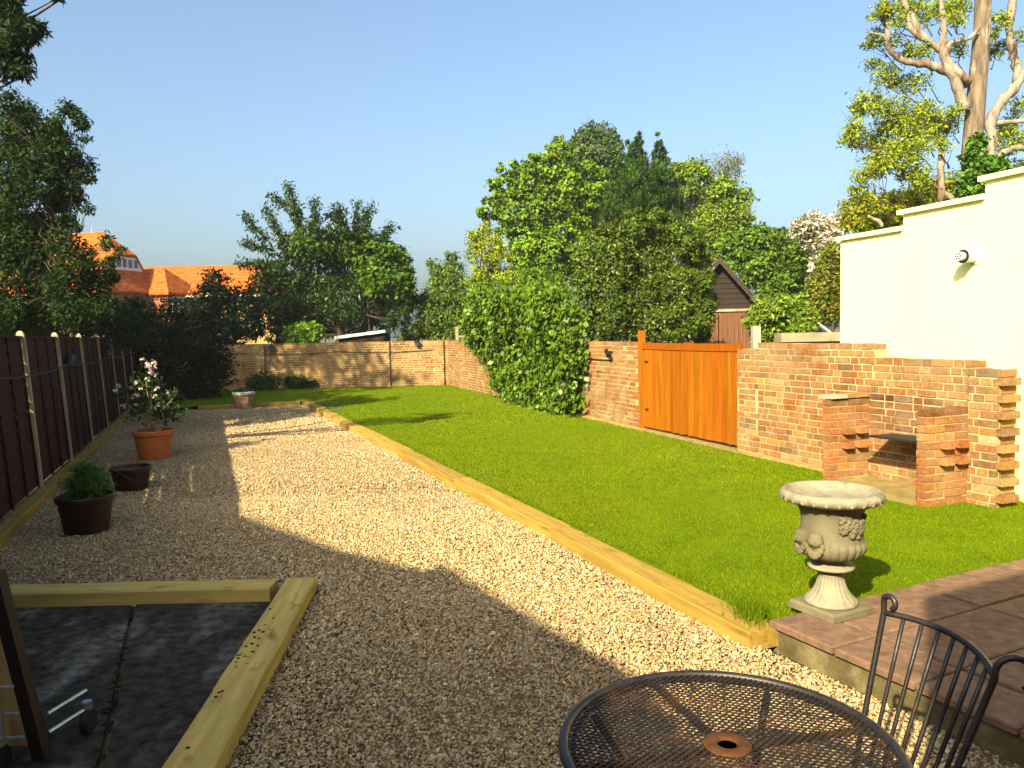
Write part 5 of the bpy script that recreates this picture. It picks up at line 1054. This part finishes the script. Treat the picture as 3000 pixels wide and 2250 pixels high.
MB().box((-1.85, 26.0, -0.14), (0.1, 0, 0), (0, 0.1, 0), (0, 0, 2.03)).build('post', 'post_timber', tl)
MB().box((-1.48, 26.0, -0.14), (0.05, 0, 0), (0, 0.05, 0), (0, 0, 1.86)).build('post', 'post_timber', tl)
MB().box((-1.75, 26.02, 1.55), (0.3, 0, 0), (0, 0.03, 0), (0, 0, 0.05)).build('rail', 'post_timber', tl)

# ================================================================ the houses at the photographer's back (they throw the long shadows)
def house_back(name, prof, y0, y1, label, roofpairs):
    r = empty(name, (0.5 * (prof[0][0] + prof[-1][0]), y0, -0.14), label, 'house')
    mb = MB(); n = len(prof); V = [(x, y0, z) for x, z in prof] + [(x, y1, z) for x, z in prof]
    mb.add(V, [tuple(range(n)), tuple(range(2 * n - 1, n - 1, -1))] + [(i, n + i, n + (i + 1) % n, (i + 1) % n) for i in range(n)]); mb.build('wall', 'house_brick', r)
    mb = MB()
    for (xa, za), (xb, zb) in roofpairs: mb.slab([(xa, y0 + 0.0, za), (xb, y0 + 0.0, zb), (xb, y1, zb), (xa, y1, za)], (0, 0, 0.12))
    mb.build('roof', 'roof_tile', r); return r
house_back('brick_house', [(-1.95, -0.14), (-1.95, 3.4), (-2.5, 3.97), (-4.67, 5.37), (-7.6, 6.57), (-9.0, 6.57), (-13, 4.2), (-13, -0.14)], -2.0, -9.0, 'gabled brick house behind the photographer, casting the long shadow', [((-1.9, 3.43), (-2.5, 3.98)), ((-2.5, 3.98), (-4.67, 5.38)), ((-4.8, 5.23), (-7.6, 6.58)), ((-7.6, 6.58), (-9, 6.58)), ((-9, 6.58), (-13.2, 4.1))])
house_back('brick_house', [(-1.0, -0.14), (-1.0, 4.55), (-0.39, 4.84), (2.5, 5.5), (8.0, 4.5), (8.0, -0.14)], -2.0, -9.0, 'taller brick house behind the patio, outside the picture', [((-1.0, 4.56), (-0.39, 4.85)), ((-0.39, 4.85), (2.5, 5.51)), ((2.5, 5.51), (8.1, 4.5))])

# ================================================================ trees and shrubs
def tree(name, label, cat, key, seed, n, size, aspect, col, base=None, trunk=None, r0=0.15, bark='bark', group=None, nsub=2, crown_name='crown', mat='leaf', limb=0.012, minr=0.012, shrink=1.0, **kw):
    blobs = BLOBS[key]; B = np.array(blobs); c = B[:, :3].mean(0); r = np.random.default_rng(seed)
    base = base or (c[0], c[1], -0.14); top = trunk or (c[0], c[1], c[2] + 0.35 * (B[:, 2].max() - c[2]))
    root = empty(name, base, label, cat, group)
    blobs = [(x, y, z, q * shrink) for x, y, z, q in blobs]
    o, sc = crown(crown_name, r, blobs, n, size, aspect, col, parent=root, mat=mat, **kw)
    skeleton('trunk', r, base, top, r0, blobs, root, bark, nsub, limb=limb, minr=minr)
    return root, sc

tree('sycamore_tree', 'large mid green sycamore with layered crown left of the cypress', 'tree', 'sycamore', 1, 50000, 0.16, 0.8, (0.135, 0.235, 0.01), r0=0.28, limb=0.006, clump=0.2, up=0.55, out=0.9, per=60, shrink=0.95, clumpvar=0.25, squash=0.55, shell=0.55)
tree('dark_tree', 'darker blue green tree crown rising behind the sycamore', 'tree', 'dark_tree', 2, 18000, 0.18, 0.7, (0.08, 0.13, 0.04), r0=0.3, clump=0.25, per=36, clumpvar=0.22)
tree('cypress_tree', 'dark upright cypress with pointed double spires', 'conifer', 'cypress', 3, 95000, 0.12, 0.26, (0.04, 0.086, 0.012), r0=0.2, limb=0.003, minr=0.005, clump=0.14, droop=-0.6, dirs=(0, 0, 0.9), squash=1.7, up=0.1, per=90, clumpvar=0.42, shell=0.8, nsub=1)
tree('holm_oak', 'dense olive green holm oak bulging above the brick wall by the gate', 'tree', 'oak', 4, 90000, 0.072, 0.5, (0.08, 0.125, 0.007), r0=0.14, limb=0.008, clump=0.2, mat='gloss_leaf', per=44, clumpvar=0.3, shell=0.55, hue=0.13, up=0.3, wild=0.8, out=0.9)
tree('ash_tree', 'bright green tree behind and right of the cypress', 'tree', 'bright', 5, 30000, 0.17, 0.6, (0.17, 0.25, 0.02), r0=0.25, clump=0.26, per=34, clumpvar=0.22, up=0.8)
tree('maple_tree', 'leafy green maple behind the dark shed roof', 'tree', 'lime', 6, 32000, 0.14, 0.7, (0.105, 0.185, 0.016), r0=0.2, clump=0.26, per=34, clumpvar=0.24, up=0.9, squash=0.55)
tree('birch_tree', 'thin pale weeping birch showing beyond the green crowns', 'tree', 'birch', 7, 3200, 0.2, 0.35, (0.15, 0.17, 0.10), r0=0.15, clump=0.35, droop=1.2, per=14, squash=1.6, nsub=4)
tree('round_bush', 'rounded glossy bush between shed door and white building', 'shrub', 'bush', 8, 17000, 0.08, 0.4, (0.15, 0.23, 0.015), r0=0.05, clump=0.3, per=22, clumpvar=0.2, shell=0.72, mat='gloss_leaf', droop=0.7)
root, sc = tree('hawthorn_tree', 'hawthorn covered in cream white blossom above the white wall end', 'tree', 'hawthorn', 9, 8000, 0.12, 0.5, (0.18, 0.2, 0.08), r0=0.1, clump=0.3, per=20)
rng = np.random.default_rng(10); crown('blossom', rng, BLOBS['hawthorn'], 9000, 0.11, 0.8, (0.68, 0.6, 0.5), parent=root, mat='petal', clump=0.3, per=18, var=0.08, hue=0.03)
tree('mixed_hedge', 'tall olive and gold hedge shrubs behind the white building corner', 'hedge', 'olive', 11, 18000, 0.11, 0.45, (0.15, 0.165, 0.02), r0=0.08, clump=0.3, per=22, clumpvar=0.35, hue=0.25)
tree('golden_robinia', 'yellow leaved robinia left of the big sycamore', 'tree', 'golden', 12, 8000, 0.13, 0.45, (0.24, 0.3, 0.012), r0=0.12, clump=0.32, per=24, clumpvar=0.2)
tree('apple_tree', 'small loose green tree behind the far right wall corner', 'tree', 'apple', 13, 16000, 0.12, 0.45, (0.11, 0.17, 0.022), r0=0.1, clump=0.3, per=22, clumpvar=0.22)
# cherry with upright whippy shoots
ex = []; rng = np.random.default_rng(14)
for s in CHERRY_SHOOTS:
    s = np.array(s)
    for i in range(len(s) - 1):
        k = int(np.linalg.norm(s[i + 1] - s[i]) * 330)
        t = rng.random((k, 1)); ex.append(s[i] + (s[i + 1] - s[i]) * t + rng.normal(size=(k, 3)) * np.array((0.10, 0.14, 0.10)))
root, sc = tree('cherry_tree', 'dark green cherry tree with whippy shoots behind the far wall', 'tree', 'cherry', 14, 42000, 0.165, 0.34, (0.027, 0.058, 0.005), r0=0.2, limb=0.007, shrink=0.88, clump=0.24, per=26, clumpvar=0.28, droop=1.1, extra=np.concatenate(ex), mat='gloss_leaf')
for s in CHERRY_SHOOTS: MB().tube([s[2], s[1], s[0]], [0.045, 0.03, 0.012], 6).build('shoot', 'bark', root, smooth=True)
tree('plum_tree', 'brighter green rounded tree mingling with the right of the dark cherry', 'tree', 'plum', 63, 12000, 0.15, 0.75, (0.07, 0.14, 0.01), r0=0.04, limb=0.004, minr=0.006, clump=0.24, per=36, out=0.9)
tree('green_shrub', 'loose green shrub filling the gap between ivy and holm oak', 'shrub', 'filler', 64, 9000, 0.12, 0.5, (0.1, 0.18, 0.01), r0=0.05, limb=0.005, clump=0.35)
tree('snowberry_shrub', 'sunlit bright green shrub low under the cherry tree', 'shrub', 'sunshrub', 15, 3500, 0.12, 0.6, (0.17, 0.3, 0.02), r0=0.04, clump=0.35)
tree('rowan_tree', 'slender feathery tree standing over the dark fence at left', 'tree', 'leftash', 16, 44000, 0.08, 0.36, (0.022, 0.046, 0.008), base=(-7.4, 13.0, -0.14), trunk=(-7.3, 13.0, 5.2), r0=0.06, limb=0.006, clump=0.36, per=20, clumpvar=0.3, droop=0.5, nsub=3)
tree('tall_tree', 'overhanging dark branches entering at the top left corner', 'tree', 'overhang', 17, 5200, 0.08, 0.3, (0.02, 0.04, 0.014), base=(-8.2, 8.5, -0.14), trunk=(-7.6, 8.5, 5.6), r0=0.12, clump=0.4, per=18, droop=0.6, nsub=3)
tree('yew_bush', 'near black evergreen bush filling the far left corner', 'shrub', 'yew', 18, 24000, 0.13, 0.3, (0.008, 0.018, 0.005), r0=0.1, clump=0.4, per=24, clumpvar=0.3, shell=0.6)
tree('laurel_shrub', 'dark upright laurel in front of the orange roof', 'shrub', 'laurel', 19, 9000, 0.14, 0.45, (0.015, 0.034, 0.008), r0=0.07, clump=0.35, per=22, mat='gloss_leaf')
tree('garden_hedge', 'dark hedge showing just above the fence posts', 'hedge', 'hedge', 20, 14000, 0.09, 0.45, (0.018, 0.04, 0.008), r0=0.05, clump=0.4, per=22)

# robinia with pale dead limbs
rb = empty('robinia_tree', (*ROBINIA_LIMBS[0][0][:2], -0.14), 'big old robinia with pale bare limbs rising behind the white building', 'tree')
rng = np.random.default_rng(22)
mb = MB(); t0 = ROBINIA_LIMBS[0]; P = [(t0[0][0], t0[0][1], -0.14)] + [q[:3] for q in t0]; mb.tube(P, [0.24] + [q[3] for q in t0], 14)
mb.build('trunk', 'robinia_bark', rb, smooth=True)
def smooth_line(L, k=4):
    P = np.array(L); out = []
    for i in range(len(P) - 1):
        p0, p1, p2, p3 = P[max(i - 1, 0)], P[i], P[i + 1], P[min(i + 2, len(P) - 1)]
        for j in range(k):
            t = j / k; out.append(0.5 * ((2 * p1) + (-p0 + p2) * t + (2 * p0 - 5 * p1 + 4 * p2 - p3) * t * t + (-p0 + 3 * p1 - 3 * p2 + p3) * t ** 3))
    out.append(P[-1]); return np.array(out)
for L in ROBINIA_LIMBS[1:]:
    Q = smooth_line(L); Q[:, :3] += rng.normal(size=(len(Q), 3)) * 0.008
    mb = MB(); mb.tube([q[:3] for q in Q], [q[3] * 0.92 * (1 + 0.1 * rng.normal()) for q in Q], 10); mb.build('bare_limb', 'dead_wood', rb, smooth=True)
crown('crown', rng, BLOBS['robinia'], 30000, 0.062, 0.45, (0.24, 0.3, 0.014), parent=rb, clump=0.42, per=15, clumpvar=0.18, squash=0.6, shell=0.3, up=0.7, droop=0.5)
mb = MB(); tp = np.array(t0)[:, :3]
for b in BLOBS['robinia']:
    c = np.array(b[:3]); q = tp[np.argmin(np.abs(tp[:, 2] - (c[2] - 0.3)))]; q = q * 0.3 + c * 0.7 - np.array((0, 0, 0.25 + 0.15 * rng.random()))
    pts = limb_points(q, c, rng, 4, 0.2); mb.tube(pts, [0.014, 0.011, 0.009, 0.006, 0.003], 5, caps=False)
    for _ in range(3): mb.tube(limb_points(pts[2], c + rng.normal(size=3) * b[3] * 0.7, rng, 3, 0.2), [0.008, 0.006, 0.004, 0.002], 4, caps=False)
tw = mb.build('twigs', 'bark', rb, smooth=True); tw['kind'] = 'stuff'
iv = BLOBS['trunkivy']; crown('ivy', rng, [(x, y - 0.1, z, r * 0.8) for x, y, z, r in iv], 6000, 0.09, 0.9, (0.08, 0.18, 0.012), parent=rb, mat='gloss_leaf', clump=0.3, shell=0.75, per=20)
tree('golden_shrub', 'yellow green shrub rising just behind the white parapet', 'shrub', 'goldshrub', 23, 13000, 0.09, 0.45, (0.27, 0.29, 0.012), r0=0.06, clump=0.3, per=20, clumpvar=0.25, hue=0.2)

# ivy draped over the long wall: (metres along the wall, height, radius)
IVY = [(14.01,2.48,.53),(12.17,2.5,.43),(10.64,2.33,.45),(9.34,2.08,.37),(14.46,1.9,.48),(12.55,1.87,.55),(10.67,1.73,.5),(9.12,1.62,.36),(13.71,1.19,.47),(11.93,1.11,.53),(10.16,1.05,.48),(8.91,1.18,.31),(13.18,.51,.38),(11.64,.48,.47),(9.91,.58,.48),(8.81,.77,.25),(11.99,.09,.3),(11.05,.1,.36),(9.67,.23,.36),(8.94,.36,.22),(12.48,.27,.27),(10.2,.1,.21),(15.14,1.47,.31),(14.88,2.03,.31)]
ivy = empty('ivy', (*W(11, 0.1)[:2], 0), 'thick glossy green ivy draped over the long brick wall', 'ivy')
rng = np.random.default_rng(41); B = np.array(IVY); w = B[:, 2] ** 2; w /= w.sum(); ns = 900
k = rng.choice(len(B), ns, p=w); d = unit(rng.normal(size=(ns, 3))); q = 0.62 + 0.38 * rng.random(ns)
ss = B[k, 0] + d[:, 0] * q * B[k, 2] * 2.3; zz = np.maximum(B[k, 1] + d[:, 1] * q * B[k, 2], 0.03)
above = np.clip((B[k, 1] - 1.0) / 1.2, 0, 1); dd = (0.12 + 0.25 * above) + np.abs(d[:, 2]) * q * (0.16 + 0.32 * above) - 0.45 * above * (d[:, 2] < 0)
sc = np.array([W(a, b, c) for a, b, c in zip(ss, dd, zz)])
n = 24000; kk = rng.integers(0, ns, n); P = sc[kk] + rng.normal(size=(n, 3)) * np.array((0.10, 0.10, 0.09)); P[:, 2] = np.maximum(P[:, 2], 0.02)
dist = (P[:, :2] - W0) @ WG; low = (P[:, 2] < 1.5) & (dist < 0.03); P[low, :2] += (0.04 + 0.1 * rng.random(low.sum()))[:, None] * WG - dist[low][:, None] * WG
nrm = np.array((*WG, 0.35)) * 1.0 + rng.normal(size=(n, 3)) * 0.6
V, F, Cc = leaves(rng, P, nrm, 0.105, 0.85, (0.092, 0.165, 0.006), 0.18, 0.9)
Cc = np.clip(Cc * np.repeat((1 + 0.2 * rng.normal(size=ns))[kk][:, None], 4, axis=0), 0.005, 0.8)
link('foliage', V, F, 'gloss_leaf', ivy, Cc)
mb = MB()
for s_ in np.linspace(9.1, 13.6, 12): mb.tube([W(s_ + rng.normal() * 0.2, 0.03, z + 0.0) for z in (-0.1, 0.5, 1.0, 1.44)], [0.022, 0.018, 0.014, 0.01], 5)
mb.build('stems', 'bark', ivy, smooth=True)

# small shrubs along the foot of the far wall and by the white building
tree('small_shrub', 'small dark shrub at the far wall behind the octagonal planter', 'shrub', 'shrubA', 51, 1600, 0.09, 0.5, (0.035, 0.065, 0.015), r0=0.02, clump=0.4)
tree('small_shrub', 'low dark rounded shrub at the far wall, right of the planter', 'shrub', 'shrubB', 52, 1400, 0.09, 0.5, (0.03, 0.06, 0.015), r0=0.02, clump=0.4)
tree('weed_tuft', 'low green weeds growing at the foot of the white building', 'plant', 'weeds', 53, 900, 0.05, 0.45, (0.17, 0.3, 0.02), r0=0.008, clump=0.5)

# big neighbouring trees beyond the fence, left of the picture: they shade the far left of the garden
BLOBS['plane'] = [(-13, 9, 6.2, 1.7), (-12, 10, 7.6, 1.5), (-14.3, 9, 7.4, 1.8), (-13.2, 10.3, 8.6, 1.4), (-12.2, 8.6, 5.2, 1.3), (-14.6, 10.5, 5.6, 1.6), (-13.5, 11.8, 6.6, 1.5), (-11.5, 11.5, 9.8, 0.9), (-12.6, 12.4, 10.6, 1.0), (-13.4, 12, 9.3, 1.0)]
tree('plane_tree', 'broad dark tree beyond the fence, nearer one outside the picture on the left', 'tree', 'plane', 61, 14000, 0.2, 0.7, (0.05, 0.1, 0.02), r0=0.25)
BLOBS['lime_far'] = [(-16, 14, 7.5, 2.0), (-15, 15, 9.6, 1.9), (-17.3, 14, 9.4, 2.0), (-16.2, 14.6, 11.6, 1.8), (-14.3, 14, 6.0, 1.5), (-14.0, 15.5, 7.6, 1.5), (-16.5, 16, 6.0, 2.0), (-13.6, 14.2, 4.4, 1.2)]
tree('plane_tree', 'taller dark tree beyond the fence, farther one outside the picture on the left', 'tree', 'lime_far', 62, 18000, 0.22, 0.7, (0.05, 0.1, 0.02), r0=0.3)


# ================================================================ thin summer haze
hm, hnt, HN, HL = _nodes('haze')
ho = HN.new('ShaderNodeOutputMaterial'); hv = HN.new('ShaderNodeVolumePrincipled')
hv.inputs['Density'].default_value = 0.0005; hv.inputs['Color'].default_value = (0.9, 0.94, 1.0, 1); hv.inputs['Anisotropy'].default_value = 0.2
HL.new(hv.outputs[0], ho.inputs['Volume'])
hz = MB().box((-302, -62, -1.14), (604, 0, 0), (0, 564, 0), (0, 0, 18.5)).build('haze', hm); hz['kind'] = 'stuff'; hz['label'] = 'thin pale summer haze in the distance'
scene.cycles.volume_bounces = 0
